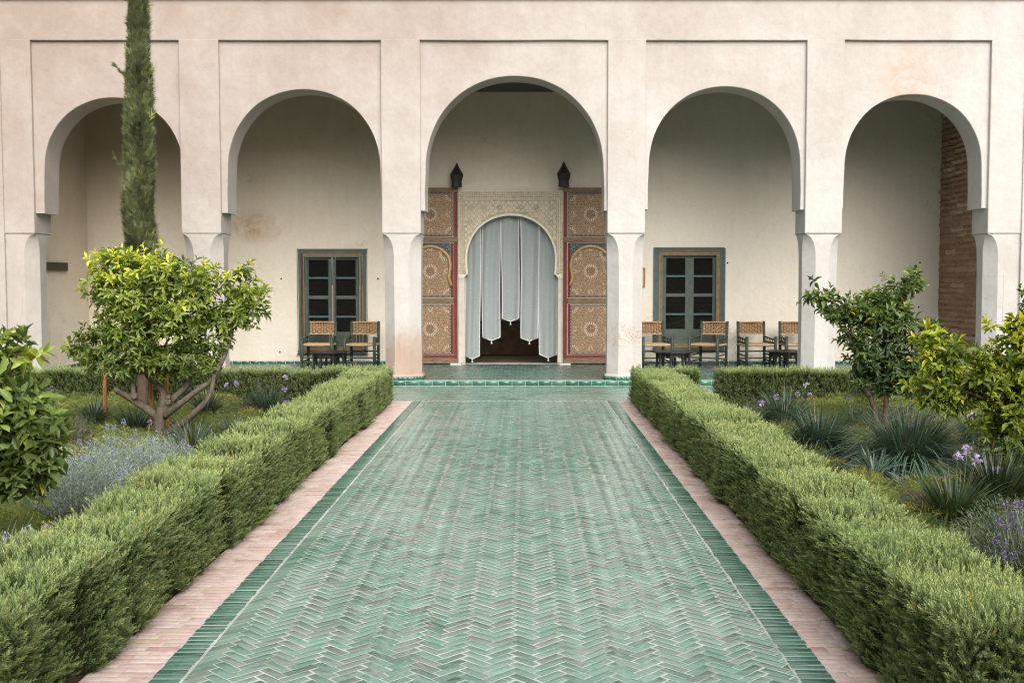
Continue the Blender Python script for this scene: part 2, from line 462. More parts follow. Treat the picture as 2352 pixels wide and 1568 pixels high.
def leaf_mat(name, src, rough=.42, spec=.45, trans=.36, grad=None, var=.3):
    """Leaf: colour from vertex colour ('attr'), object colour ('obj') or a sprig gradient ('sprig')."""
    m = bpy.data.materials.new(name); m.use_nodes = True
    t = m.node_tree; b = t.nodes['Principled BSDF']; g = NG(t)
    if src == 'obj': c = g.n('ShaderNodeObjectInfo').outputs['Color']
    else:
        a = g.n('ShaderNodeAttribute'); a.attribute_name = 'Col'; c = a.outputs['Color']
    if src == 'sprig':
        oi = g.n('ShaderNodeObjectInfo').outputs['Random']
        patch = g.noise(g.coord(), 2.3, 4, .6)
        tip = g.ramp(c, [(0, grad[0]), (.45, grad[1]), (1, grad[2])])
        v = g.ramp(oi, [(0, (.62, .68, .62, 1)), (.5, (1, 1, 1, 1)), (.982, (1.3, 1.2, 1.1, 1)), (.992, (1.5, .95, .5, 1))])
        tip = g.mix(1.0, tip, v, 'MULTIPLY')
        ia = g.n('ShaderNodeAttribute', attribute_type='INSTANCER'); ia.attribute_name = 'top_light'
        tip = g.mix(1.0, tip, g.ramp(ia.outputs['Fac'], [(0, (.62, .66, .58, 1)), (1, (1.08, 1.10, 1.08, 1))]), 'MULTIPLY')  # shade put into the tint: side sprigs darker, top sprigs paler
        c = g.mix(.55, tip, g.ramp(patch, [(.3, (.72, .82, .70, 1)), (.55, (1, 1, 1, 1)), (.75, (1.22, 1.10, .85, 1))]), 'MULTIPLY')
    else:
        n = g.noise(g.coord(), 60, 3, .6)
        c = g.mix(.6, c, g.ramp(n, [(.3, (.8, .82, .75, 1)), (.7, (1.12, 1.1, 1.1, 1))]), 'MULTIPLY')
    g.l(c, b.inputs['Base Color'])
    b.inputs['Roughness'].default_value = rough; b.inputs['Specular IOR Level'].default_value = spec
    tr = g.n('ShaderNodeBsdfTranslucent'); mx = g.n('ShaderNodeMixShader'); mx.inputs[0].default_value = trans
    g.l(g.mix(1.0, c, (1.15, 1.25, .6, 1), 'MULTIPLY'), tr.inputs['Color'])
    out = [q for q in t.nodes if q.type == 'OUTPUT_MATERIAL'][0]
    g.l(b.outputs[0], mx.inputs[1]); g.l(tr.outputs[0], mx.inputs[2]); g.l(mx.outputs[0], out.inputs['Surface'])
    return m
M['leaf_obj'] = leaf_mat('citrus_leaf', 'obj')
M['leaf_attr'] = leaf_mat('citrus_leaf_mass', 'attr')
M['blade'] = leaf_mat('strap_leaf', 'attr', .38, .5, .2)
M['needle'] = leaf_mat('cypress_spray', 'attr', .7, .2, .12)
M['cover'] = leaf_mat('ground_cover_blade', 'attr', .7, .2, .3)
M['lav'] = leaf_mat('lavender_leaf', 'attr', .8, .15, .2)
M['petal'] = leaf_mat('petal', 'attr', .7, .2, .3)
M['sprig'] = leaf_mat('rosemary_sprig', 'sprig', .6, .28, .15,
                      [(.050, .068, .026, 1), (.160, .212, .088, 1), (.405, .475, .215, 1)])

def cloth_mat():
    m = bpy.data.materials.new('grey_gauze'); m.use_nodes = True
    t = m.node_tree; g = NG(t); b = t.nodes['Principled BSDF']
    w = g.n('ShaderNodeTexNoise'); w.inputs['Scale'].default_value = 60; g.l(g.coord((1, 1, 3)), w.inputs['Vector'])
    c = g.ramp(w.outputs['Fac'], [(.3, (.30, .335, .33, 1)), (.7, (.41, .445, .435, 1))])
    g.l(c, b.inputs['Base Color']); b.inputs['Roughness'].default_value = .9; b.inputs['Specular IOR Level'].default_value = .1
    tr = g.n('ShaderNodeBsdfTransparent'); mx = g.n('ShaderNodeMixShader'); mx.inputs[0].default_value = .10
    out = [q for q in t.nodes if q.type == 'OUTPUT_MATERIAL'][0]
    g.l(b.outputs[0], mx.inputs[1]); g.l(tr.outputs[0], mx.inputs[2]); g.l(mx.outputs[0], out.inputs['Surface'])
    return m
M['cloth'] = cloth_mat()
M['hem'] = simple('white_hem', (.62, .62, .60), .9, .1, .1, 30, 0)

# ================================================================== SETTING
g_ = MB(); g_.add([(-400, -300, -.06), (400, -300, -.06), (400, 600, -.06), (-400, 600, -.06)], [(0, 1, 2, 3)])
tag(g_.build('ground', M['ground']), kind='structure')

def soil_height(x, y):
    e = min(1, max(0, min(x + 10, -1.86 - x) if x < 0 else min(x - 1.5, 10 - x)) / .4, max(0, 14.6 - y) / .3)
    return .015 + e * (.012 + .04 * math.sin(x * 2.3 + y * 1.7) * math.sin(y * 2.1 - x * .8) + .015 * math.sin(x * 6 + y * 5))
def soil_bed(x0, x1, y0, y1):
    nx, ny = 34, 70; vs, fs = [], []
    for j in range(ny + 1):
        for i in range(nx + 1):
            x = x0 + (x1 - x0) * i / nx; y = y0 + (y1 - y0) * j / ny
            vs.append((x, y, soil_height(x, y) - .02))
    for j in range(ny):
        for i in range(nx):
            a = j * (nx + 1) + i; fs.append((a, a + 1, a + nx + 2, a + nx + 1))
    m = MB(); m.add(vs, fs); return tag(m.build('soil', M['soil'], smooth=True), kind='structure')
soil_bed(-10, -1.86, 2.6, 14.62)
soil_bed(1.5, 10, 2.6, 14.62)

# --- path: herringbone field, tile borders and brick edgings
W, L = .0502, .1506
PX0, PX1, PY0, PY1 = -1.420, 1.138, 2.4, 14.8     # herringbone field
def clip(poly, x0, x1, y0, y1):
    for ax, val, keep in ((0, x0, 1), (0, x1, -1), (1, y0, 1), (1, y1, -1)):
        out = []
        for i in range(len(poly)):
            a, b = poly[i], poly[(i + 1) % len(poly)]
            ia, ib = (a[ax] - val) * keep >= 0, (b[ax] - val) * keep >= 0
            if ia: out.append(a)
            if ia != ib:
                t = (val - a[ax]) / (b[ax] - a[ax])
                out.append((a[0] + t * (b[0] - a[0]), a[1] + t * (b[1] - a[1])))
        poly = out
        if len(poly) < 3: return []
    return poly

def herringbone(x0, x1, y0, y1, rot=45):
    """Tiles of a 3:1 herringbone over a rectangle: (centre, angle) of whole tiles, polygons of cut ones."""
    whole, cut = [], []
    ca, sa = math.cos(R(rot)), math.sin(R(rot))
    cx, cy = (x0 + x1) / 2, (y0 + y1) / 2
    ext = int(math.hypot(x1 - x0, y1 - y0) / 2 / W) + 5
    for j in range(-ext, ext):
        for i in range(-ext, ext):
            k = (i - j) % 6
            if k == 0: rect = (i * W, j * W, (i + 3) * W, (j + 1) * W); ang = 0
            elif k == 5: rect = (i * W, j * W, (i + 1) * W, (j + 3) * W); ang = 90
            else: continue
            mx, my = (rect[0] + rect[2]) / 2, (rect[1] + rect[3]) / 2
            wx, wy = cx + mx * ca - my * sa, cy + mx * sa + my * ca
            if not (x0 - .09 < wx < x1 + .09 and y0 - .09 < wy < y1 + .09): continue
            pts = [(cx + u * ca - v * sa, cy + u * sa + v * ca) for u, v in
                   ((rect[0], rect[1]), (rect[2], rect[1]), (rect[2], rect[3]), (rect[0], rect[3]))]
            if all(x0 <= p[0] <= x1 and y0 <= p[1] <= y1 for p in pts): whole.append((wx, wy, R(rot + ang)))
            else:
                q = clip(pts, x0, x1, y0, y1)
                if q:
                    ar = abs(sum(q[n][0] * q[(n + 1) % len(q)][1] - q[(n + 1) % len(q)][0] * q[n][1] for n in range(len(q)))) / 2
                    if ar > .0006: cut.append(q)
    return whole, cut

# tile template along X, top face inset (rounded glaze edge)
def slab_template(inset=.05, insety=.14):
    a = [(-.5, -.5, 0), (.5, -.5, 0), (.5, .5, 0), (-.5, .5, 0)]
    b = [(-.5 + inset, -.5 + insety, 1), (.5 - inset, -.5 + insety, 1), (.5 - inset, .5 - insety, 1), (-.5 + inset, .5 - insety, 1)]
    return a + b, [(4, 5, 6, 7), (0, 1, 5, 4), (1, 2, 6, 5), (2, 3, 7, 6), (3, 0, 4, 7)]
TV, TF = slab_template()
TH = .0023

def tile_field(name, whole, zbase, material, parent, lw=(L - .0032, W - .0032), jitter=.0016, kind='stuff', th=TH):
    N = len(whole); A = np.array(whole)
    t = A[:, 2] + RNG.normal(0, .012, N)
    X = np.stack([np.cos(t), np.sin(t), RNG.normal(0, .007, N)], 1); X = unit(X)
    Y = np.stack([-np.sin(t), np.cos(t), RNG.normal(0, .010, N)], 1); Y = unit(Y)
    Z = np.cross(X, Y)
    pos = np.stack([A[:, 0], A[:, 1], zbase + RNG.normal(0, .0003, N)], 1)
    sc = np.stack([lw[0] * RNG.uniform(.95, 1.02, N), lw[1] * RNG.uniform(.9, 1.04, N), np.full(N, th)], 1)
    r = RNG.random(N); col = np.stack([r, r, r, np.ones(N)], 1)
    jit = RNG.normal(0, jitter, (N, len(TV), 3)); jit[:, :, 2] = 0; jit[:, 4:] = jit[:, :4] 
    return batch(name, TV, TF, pos, X, Y, Z, sc, material, parent, col, kind, jit=jit)

def cut_tiles(name, polys, zbase, material, parent, kind='stuff', th=TH):
    m = MB(); cols = []
    for q in polys:
        cx = sum(p[0] for p in q) / len(q); cy = sum(p[1] for p in q) / len(q)
        def sh(p, d):
            v = Vector((p[0] - cx, p[1] - cy)); l = v.length
            v *= max(0, (l - d) / l) if l > 0 else 0
            return (cx + v.x, cy + v.y)
        lo = [sh(p, .004) for p in q]; hi = [sh(p, .008) for p in q]
        n = len(q); b = len(m.v)
        m.add([(x, y, zbase) for x, y in lo] + [(x, y, zbase + th) for x, y in hi],
              [tuple(range(n, 2 * n))] + [(i, (i + 1) % n, n + (i + 1) % n, n + i) for i in range(n)])
        r = random.random(); cols += [(r, r, r, 1)] * (2 * n)
    o = m.build(name, material, parent, kind=kind)
    a = o.data.attributes.new('Col', 'FLOAT_COLOR', 'POINT'); a.data.foreach_set('color', np.array(cols, np.float32).reshape(-1))
    return o

def piece_meshes(name, lw, th, material, n=5, jitter=.0016):
    out = []
    for k in range(n):
        jit = np.random.default_rng(k).normal(0, jitter, (1, len(TV), 3)); jit[..., 2] = 0; jit[:, 4:] = jit[:, :4]
        I = np.eye(3)[None]
        out.append(batch(name, TV, TF, np.zeros((1, 3)), I[:, 0], I[:, 1], I[:, 2], np.array([[lw[0], lw[1], th]]), material, None, None, jit=jit, me_only=True))
    return out

def piece(name, me, parent, loc, rotz, tilt=.009, scale=None):
    o = bpy.data.objects.new(name, me); COL.objects.link(o); o.parent = parent
    o.location = loc; o.rotation_euler = (random.gauss(0, tilt), random.gauss(0, tilt * .6), rotz)
    if scale: o.scale = scale
    return o

pb = MB(); pb.box(-1.56, 1.291, PY0, PY1, -.06, 0)
path = tag(pb.build('path', M['grout']), kind='structure')
whole, cut = herringbone(PX0, PX1, PY0, PY1)
vis = [w for w in whole if w[1] > 4.05 and abs(project([(w[0], w[1], 0)])[0][0] - 1176) < 1230]
vis.sort(key=lambda w: w[1]); near = set(vis[:300])
tm = piece_meshes('tile', (L - .0032, W - .0032), TH, M['tile_obj'])
for w in vis[:300]:
    piece('tile', random.choice(tm), path, (w[0], w[1], random.gauss(0, .0003)), w[2] + random.gauss(0, .012), scale=(random.uniform(.95, 1.02), random.uniform(.9, 1.04), 1))
tile_field('tile_field', [w for w in whole if w not in near], 0, M['tile_attr'], path)
cut_tiles('cut_tile', cut, 0, M['tile_attr'], path)

em = piece_meshes('tile', (.135, .0500), TH, M['edge_obj'])
for side, (xa, xb) in (('l', (-1.56, -1.424)), ('r', (1.142, 1.291))):
    bs = MB(); bs.box(xa, xb, PY0, PY1, 0, .002)
    border = bs.build('tile_border', M['grout'], path)
    cxm = (xa + xb) / 2; y = PY0; row = []
    while y < PY1 - .03:
        row.append((cxm, y + .026, 0)); y += .0535
    vr = [q for q in row if q[1] > 4.0][:230]
    for q in vr:
        piece('tile', random.choice(em), border, (q[0], q[1], .002 + random.gauss(0, .0005)), random.gauss(0, .012), scale=(random.uniform(.96, 1.02) * ((xb - xa) / .142), random.uniform(.9, 1.03), 1))
    rest = [q for q in row if q not in set(vr)]
    if rest: tile_field('tile_row', rest, .002, M['edge_attr'], border, (.135, .0500))

def brick_edging(xa, xb, side):
    b = MB(); b.box(xa, xb, PY0, PY1, -.06, -.0035)
    e = tag(b.build('brick_edging', M['brickmortar']), kind='structure')
    rows = []; y = PY0
    while y < PY1 - .03:
        s = random.choice([.34, .5, .5, .62, .7, .42]); xm = xa + (xb - xa) * s
        rows += [((xa + xm) / 2, y + .026, xm - xa), ((xm + xb) / 2, y + .026, xb - xm)]; y += .053
    seen = [q for q in rows if q[1] > 3.95]
    meshes = piece_meshes('brick', (1, .051), .003, M['brick_obj'], 5, .0012)
    for q in seen[:300]:
        piece('brick', random.choice(meshes), e, (q[0], q[1], -.0045 + random.gauss(0, .0006)), random.gauss(0, .006), .004, (q[2] - .003, 1, 1))
    rest = rows[:len(rows) - len(seen)] + seen[300:]
    A = np.array(rest); N = len(A)
    t = RNG.normal(0, .008, N); X = unit(np.stack([np.cos(t), np.sin(t), RNG.normal(0, .006, N)], 1)); Y = unit(np.stack([-np.sin(t), np.cos(t), 0 * t], 1))
    r = RNG.random(N)
    batch('brick_rows', TV, TF, np.stack([A[:, 0], A[:, 1], -.0045 + RNG.normal(0, .0006, N)], 1), X, Y, np.cross(X, Y),
          np.stack([A[:, 2] - .003, np.full(N, .051), np.full(N, .003)], 1), M['brick_attr'], e, np.stack([r, r, r, r * 0 + 1], 1), 'stuff')
brick_edging(-1.85, -1.562, 'l')
brick_edging(1.293, 1.50, 'r')

cw = MB(); cw.box(-11, 11, PY1, 17.05, -.06, -.001)
cross = tag(cw.build('crosswalk', M['grout']), kind='structure')
wh, ct = herringbone(-8.6, 8.6, PY1 + .01, 17.045, 135)
tile_field('tile_field', wh, -.001, M['tile_attr'], cross)
DXA, DXB = at(1067, 640, YB).x, at(1281, 640, YB).x
gf = MB(); gf.box(-9.5, 9.5, 17.075, YB + .0, -.06, FLZ); gf.box(DXA, DXB, YB, YB + .45, -.06, FLZ)
gfloor = tag(gf.build('gallery_floor', M['grout']), kind='structure')
wh, ct = herringbone(-8.5, 8.5, 17.08, YB - .01, 135)
tile_field('tile_field', wh, FLZ, M['gal_attr'], gfloor, jitter=.001, th=.004)
kb = MB(); kb.box(-9.5, 9.5, 17.056, 17.075, -.06, FLZ + .001)
kerb = tag(kb.build('kerb', M['grout']), kind='structure')
KV, KF = slab_template(.02, .06)
kj = batch('tile', KV, KF, np.zeros((1, 3)), np.array([[1., 0, 0]]), np.array([[0, 0, 1.]]), np.array([[0, -1., 0]]), np.array([[.205, .074, .012]]), M['kerb_obj'], me_only=True)
x = -8.7
while x < 8.7:
    piece('tile', kj, kerb, (x + .105, 17.056, FLZ / 2), 0, .004); x += .2125

# ================================================================== BUILDING
bld = empty('arcade_building', (0, YF, 0), 'pale pink limewashed arcade of five tall arches on octagonal columns before a shaded gallery', 'building')
BAYS = [  # panel left/right, arch jamb left/right, apex y, apex x, foot y (photo pixels)
    (78, 416, 103, 421, 225, 262, 490),
    (508, 876, 524, 874, 206, 699, 489),
    (967, 1394, 978, 1386, 175, 1182, 484),
    (1482, 1849, 1490, 1837, 199, 1664, 481),
    (1934, 2271, 1939, 2253, 217, 2096, 478)]
ZCAP = at(1176, 536, YF).z
ZTOP = at(1176, 93, YF).z
ZROOF = at(1176, 2, YF).z
px_x = lambda px, Y=YF: at(px, 640, Y).x
pil = [(-520, 82), (419, 509.5), (878, 967), (1394.5, 1481), (1847, 1932), (2266, 2900)]
pilx = [(px_x(a), px_x(b)) for a, b in pil]

# facade wall: pilasters with the band over them, one plaster body
fw = MB()
def wavy_box(mb, x0, x1, y0, y1, z0, z1, nz=14, amp=.006, seed=0):
    """Plaster pier: box with hand-made, slightly uneven edges."""
    secs = []
    for k in range(nz + 1):
        z = z0 + (z1 - z0) * k / nz
        d = [amp * mnoise.noise(Vector((seed + 3.1 * q, z * .8, 0))) for q in range(4)]
        secs.append([(x0 + d[0], y0 + d[2] * .5, z), (x1 + d[1], y0 + d[3] * .5, z), (x1 + d[1], y1, z), (x0 + d[0], y1, z)])
    mb.ring(secs)
for i, (a, b) in enumerate(pilx):
    wavy_box(fw, a, b, YF, YF + THICK, ZCAP, ZTOP + .02, seed=i * 17)
# band above the panels, lower edge slightly wavy
nb = 120; lo, xs = [], np.linspace(pilx[0][0], pilx[-1][1], nb)
secs = []
for x in xs:
    dz = .010 * mnoise.noise(Vector((x * .9, 5, 0))) + .004 * mnoise.noise(Vector((x * 5, 9, 0)))
    secs.append([(x, YF + .0015, ZTOP + dz), (x, YF + THICK + .01, ZTOP + dz), (x, YF + THICK + .01, ZROOF + .02), (x, YF + .0015, ZROOF + .02)])
fw.ring(secs)
fw.build('facade_wall', M['facade'], bld, bevel=.012)
cn = MB()
cn.box(-12, 12, YF - .05, YF + THICK + .1, ZROOF + .02, ZROOF + .10); cn.box(-12, 12, YF - .02, YF + THICK + .1, ZROOF + .10, ZROOF + .75)
cn.build('parapet', M['facade'], bld, bevel=.01)
# end bays: wall faces standing a little proud / back beside the outer columns
for (xa, xb, ya, yb, za, zb) in ((px_x(-900), px_x(14), YF - .028, YF + .3, -.03, ZROOF + .018), (px_x(2342), px_x(3300), YF - .028, YF + .3, -.03, ZROOF + .018),
                                 (px_x(12), px_x(49), YF + .022, YF + .5, .0, ZCAP - .002), (px_x(2306), px_x(2344), YF + .022, YF + .5, .0, ZCAP - .002)):
    ew = MB(); ew.box(xa, xb, ya, yb, za, zb); ew.build('end_pier', M['facade'], bld, bevel=.01)

def arch_outline(xl, xr, xa, zs, za, n=56):
    """Points left foot to right foot of a slightly pointed horseshoe-ish arch (x, z); spring at zs, apex za."""
    pts = []
    hl, hr = xa - xl, xr - xa; rise = za - zs
    for k in range(n + 1):
        t = PI * k / n
        c, s = math.cos(t), math.sin(t)
        ax = abs(c) ** .97
        x = xa - hl * ax if c > 0 else xa + hr * ax
        z = zs + rise * (s ** .93)
        pts.append((x, z))
    pts[0] = (xl, zs); pts[-1] = (xr, zs)
    return pts

for i, (pl, pr, jl, jr, ay, ax, fy) in enumerate(BAYS):
    Y0, Y1 = YF + REC, YF + THICK - .02
    x0, x1 = pilx[i][1] - .02, pilx[i + 1][0] + .02
    xl, xr, xa = at(jl, 440, Y0).x, at(jr, 440, Y0).x, at(ax, 300, Y0).x
    za, zf = at(ax, ay, Y0).z, at(jl, fy, Y0).z
    zs = za - (xr - xl) / 2 * 1.06
    P = arch_outline(xl, xr, (xl + xr) / 2 * .6 + xa * .4, zs, za)
    P = [(xl - .010, zf), (xl - .012, zf + (zs - zf) * .45)] + P + [(xr + .012, zf + (zs - zf) * .45), (xr + .010, zf)]
    P = [(x + .004 * mnoise.noise(Vector((x * 3 + i, z * 3, 1))), z + .004 * mnoise.noise(Vector((x * 3, z * 3 + i, 7)))) for x, z in P]
    m = MB(); n = len(P)
    top = ZTOP + .02
    # soffit with rounded arris, back and front skins
    for ring_y, off in ((Y0, .012), (Y0 + .004, .004), (Y0 + .012, 0), (Y1, 0)):
        for (x, z) in P:
            cx = (xl + xr) / 2; v = Vector((x - cx, max(z - zs, 0) + .0001)); v = v.normalized() if v.length else Vector((1, 0))
            m.v.append((x + v.x * off, ring_y, z + (v.y * off if z > zs else 0)))
    for r_ in range(3):
        for k in range(n - 1):
            a = r_ * n + k; m.f.append((a, a + 1, a + n + 1, a + n)); m.m.append(0)
    def skin(Yq, base, flip):
        o = len(m.v)
        for k in range(n):
            x, z = m.v[base + k][0], m.v[base + k][2]
            bx = x0 if k <= 2 else x1 if k >= n - 3 else x
            bz = z if (k <= 2 or k >= n - 3) else top
            m.v.append((bx, Yq, bz))
        for k in range(n - 1):
            f = (base + k, o + k, o + k + 1, base + k + 1)
            m.f.append(f if not flip else f[::-1]); m.m.append(0)
        # corner fills
        q = len(m.v); lz = m.v[base + 2][2]
        m.v += [(x0, Yq, top), (x1, Yq, top)]
        m.f.append((o + 2, q, o + 3)); m.m.append(0)
        m.f.append((o + n - 3, o + n - 4, q + 1)); m.m.append(0)
    skin(Y0, 0, False); skin(Y1, 3 * n, True)
    # feet undersides
    for k, xe in ((0, x0), (n - 1, x1)):
        x, z = P[k]; m.add([(x, Y0, z), (x, Y1, z), (xe, Y1, z), (xe, Y0, z)], [(0, 1, 2, 3)])
    m.build('arch_panel', M['facade'], bld)

# columns
def octa(cx, cy, h, c, z):
    return [(cx - h + c, cy - h, z), (cx + h - c, cy - h, z), (cx + h, cy - h + c, z), (cx + h, cy + h - c, z),
            (cx + h - c, cy + h, z), (cx - h + c, cy + h, z), (cx - h, cy + h - c, z), (cx - h, cy - h + c, z)]
ktile = {}
for i, (a, b) in enumerate(pilx):
    h = (b - a) / 2 if 0 < i < 5 else .30
    cx = (a + b) / 2 if 0 < i < 5 else (b - .30 if i == 0 else a + .30)
    cy = YF + .31; hs_ = h - .013; cc = .172; hc = .37
    m = MB(); secs = []
    secs.append(octa(cx, cy, hs_ + .03, cc, FLZ + .060)); secs.append(octa(cx, cy, hs_ + .028, cc, FLZ + .075)); secs.append(octa(cx, cy, hs_ + .003, cc, FLZ + .10))
    z1 = ZCAP - hc
    for k in range(10):
        z = FLZ + .10 + (z1 - FLZ - .10) * (k + 1) / 10
        secs.append(octa(cx + .004 * mnoise.noise(Vector((i * 3, z, 0))), cy, hs_ - .006 * math.sin(PI * (k + 1) / 10), cc, z))
    for k in range(1, 15):
        t = k / 14; secs.append(octa(cx, cy, hs_ + .008 * t, max(.001, cc * math.sqrt(max(0, 1 - t ** 2.2))), z1 + (hc - .006) * t))
    m.ring(secs)
    col = m.build('column', M['facade'], bld, bevel=.006)
    if i in (1, 2, 3, 4):
        bs = MB(); bs.ring([octa(cx, cy, hs_ + .028, cc, FLZ), octa(cx, cy, hs_ + .028, cc, FLZ + .059)]); 
        bs.build('base_mortar', M['grout'], col)
        O = octa(cx, cy, hs_ + .030, cc, 0)
        for e in range(8):
            p, q = Vector(O[e]), Vector(O[(e + 1) % 8]); d = q - p; nt_ = 4 if d.length > .2 else 4
            wdt = d.length / nt_; ang = math.atan2(d.y, d.x)
            key = round(wdt, 2)
            if key not in ktile:
                ktile[key] = batch('tile', KV, KF, np.zeros((1, 3)), np.array([[1., 0, 0]]), np.array([[0, 0, 1.]]), np.array([[0, -1., 0]]), np.array([[wdt - .006, .052, .008]]), M['kerb_obj'], me_only=True)
            for k in range(nt_):
                c_ = p + d * ((k + .5) / nt_)
                o = piece('tile', ktile[key], col, (c_.x, c_.y - YF, FLZ + .030), ang, .003)

# gallery shell
ZC = at(1176, 212, YB).z
XL, XR = at(203, 640, YB).x, at(2157, 640, YB).x
bw = MB()
DX0, DX1, DZ = at(1067, 640, YB).x, at(1281, 640, YB).x, at(1176, 470, YB).z
WIN = [(682, 571.5, 844, 815), (1502, 568, 1664.5, 808)]
wx = [(at(w[0] + 4, 640, YB).x, at(w[2] - 4, 640, YB).x, at(0, w[3] - 4, YB).z, at(0, w[1] + 4, YB).z) for w in WIN]
BT = .42
def wallpiece(x0, x1, z0, z1):
    bw.box(x0, x1, YB, YB + BT, z0, z1)
wallpiece(XL - .3, wx[0][0], -.05, ZC + .3)
wallpiece(wx[0][0], wx[0][1], -.05, wx[0][2]); wallpiece(wx[0][0], wx[0][1], wx[0][3], ZC + .3)
wallpiece(wx[0][1], DX0, -.05, ZC + .3); wallpiece(DX0, DX1, DZ, ZC + .3); wallpiece(DX1, wx[1][0], -.05, ZC + .3)
wallpiece(wx[1][0], wx[1][1], -.05, wx[1][2]); wallpiece(wx[1][0], wx[1][1], wx[1][3], ZC + .3)
wallpiece(wx[1][1], XR + .3, -.05, ZC + .3)
back = bw.build('back_wall', M['gallery'], bld)
lw = MB(); lw.box(XL - .3, XL, YF + THICK - .1, YB, -.05, ZC + .3)
lw.build('end_wall', M['gallery'], bld)
bm_ = MB(); bm_.box(XL, XL + .06, 18.2, 19.46, at(0, 622, 19.3).z, at(0, 603, 19.3).z)
bm_.build('timber_lintel', M['darkwood'], bld, bevel=.006)
ce = MB(); ce.box(XL - .3, XR + .3, YF + THICK - .02, YB + BT, ZC + .004, ZC + .22)
ce.build('ceiling', M['ceiling'], bld)
rf = MB(); rf.box(-11.8, 11.8, YF + .2, YB + 1.7, ZROOF - .3, ZROOF - .05); rf.build('roof', M['roof'], bld)  # ends short behind, leaving the added light opening uncovered

# skirting tiles along the back wall
sk = batch('tile', KV, KF, np.zeros((1, 3)), np.array([[1., 0, 0]]), np.array([[0, 0, 1.]]), np.array([[0, -1., 0]]), np.array([[.163, .058, .010]]), M['kerb_obj'], me_only=True)
x = XL + .01
xdl, xdr = at(1050, 640, YB).x, at(1296, 640, YB).x
while x < XR - .1:
    xc = x + .085
    if not (xdl - .08 < xc < xdr + .08):
        piece('tile', sk, back, (xc, YB - .001 - YF, FLZ + .034), 0, .004)
    x += .170
sk2 = batch('tile', KV, KF, np.zeros((1, 3)), np.array([[0, 1., 0]]), np.array([[0, 0, 1.]]), np.array([[1., 0, 0]]), np.array([[.163, .058, .010]]), M['kerb_obj'], me_only=True)
y = YF + .75
while y < YB - .1:
    piece('tile', sk2, back, (XL + .001, y + .08 - YF, FLZ + .034), 0, .003); y += .17
for (hx, hy) in ((646, 640), (643, 808), (868, 640), (1671, 604), (1669, 803), (2113, 603), (2110, 705)):
    p = at(hx, hy, YB); q = MB(); q.ring([[(p.x + r * math.cos(t), Y, p.z + r * math.sin(t)) for t in np.linspace(0, 2 * PI, 9)[:-1]] for r, Y in ((.016, YB + .01), (.018, YB - .004), (.010, YB - .006))])
    q.build('wall_hole', M['hole'], back)

# eroded brick end wall on the right
rw = MB(); rw.box(XR, XR + .3, YF + THICK - .1, YB, -.05, ZC + .3)
brickw = rw.build('brick_wall', M['earth'], bld)
bmesh_vars = []
def rough_brick(seed, l, hgt, dep):
    r = np.random.default_rng(seed); vs, fs = [], []
    ny, nz = 4, 2
    for j in range(nz + 1):
        for i in range(ny + 1):
            e = (i in (0, ny)) or (j in (0, nz))
            vs.append((-(dep * (.25 if e else 1) * r.uniform(.5, 1.1)), (i / ny - .5) * l + r.normal(0, l * .02), (j / nz - .5) * hgt + r.normal(0, hgt * .09)))
    for j in range(nz):
        for i in range(ny):
            a = j * (ny + 1) + i; fs.append((a, a + ny + 1, a + ny + 2, a + 1))
    o = len(vs); per = [i for i in range(ny + 1)] + [(j) * (ny + 1) + ny for j in range(1, nz + 1)] + [nz * (ny + 1) + i for i in range(ny - 1, -1, -1)] + [j * (ny + 1) for j in range(nz - 1, 0, -1)]
    vs += [(.02, vs[k][1], vs[k][2]) for k in per]
    n = len(per)
    for k in range(n): fs.append((per[k], per[(k + 1) % n], o + (k + 1) % n, o + k))
    return vs, fs
spots = []
z = FLZ + .02; row = 0
while z < ZC:
    hgt = random.uniform(.070, .092); y = YF + .6 + (row % 2) * .14
    while y < YB - .05:
        l = min(random.choice((.34, .4, .48, .56)), YB - .01 - y)
        spots.append((y + l / 2, z + hgt / 2, l, hgt)); y += l + .004
    z += hgt + .020; row += 1
vis_b = [s for s in spots if .4 < s[1] and s[0] > 17.85]
vis_b = vis_b[:298]
for k in range(6):
    vs, fs = rough_brick(k, 1, 1, 1)
    me = bpy.data.meshes.new('brick'); me.from_pydata(vs, [], fs); me.materials.append(M['wallbrick_obj']); me.update(); bmesh_vars.append(me)
for s in vis_b:
    o = bpy.data.objects.new('brick', random.choice(bmesh_vars)); COL.objects.link(o); o.parent = brickw
    o.location = (XR, s[0] - YF, s[1]); o.scale = (random.choice((.03, .04, .05, .065)), s[2], s[3])
rest = [s for s in spots if s not in set(vis_b)]
vs, fs = rough_brick(9, 1, 1, 1); A = np.array(rest); N = len(A); r = RNG.random(N); one = np.ones((N, 1))
batch('brick_courses', vs, fs, np.stack([np.full(N, XR), A[:, 0], A[:, 1]], 1), one * [1., 0, 0], one * [0, 1., 0], one * [0, 0, 1.],
      np.stack([RNG.choice([.012, .02, .035], N), A[:, 2], A[:, 3]], 1), M['wallbrick_attr'], brickw, np.stack([r, r, r, r * 0 + 1], 1), 'stuff')

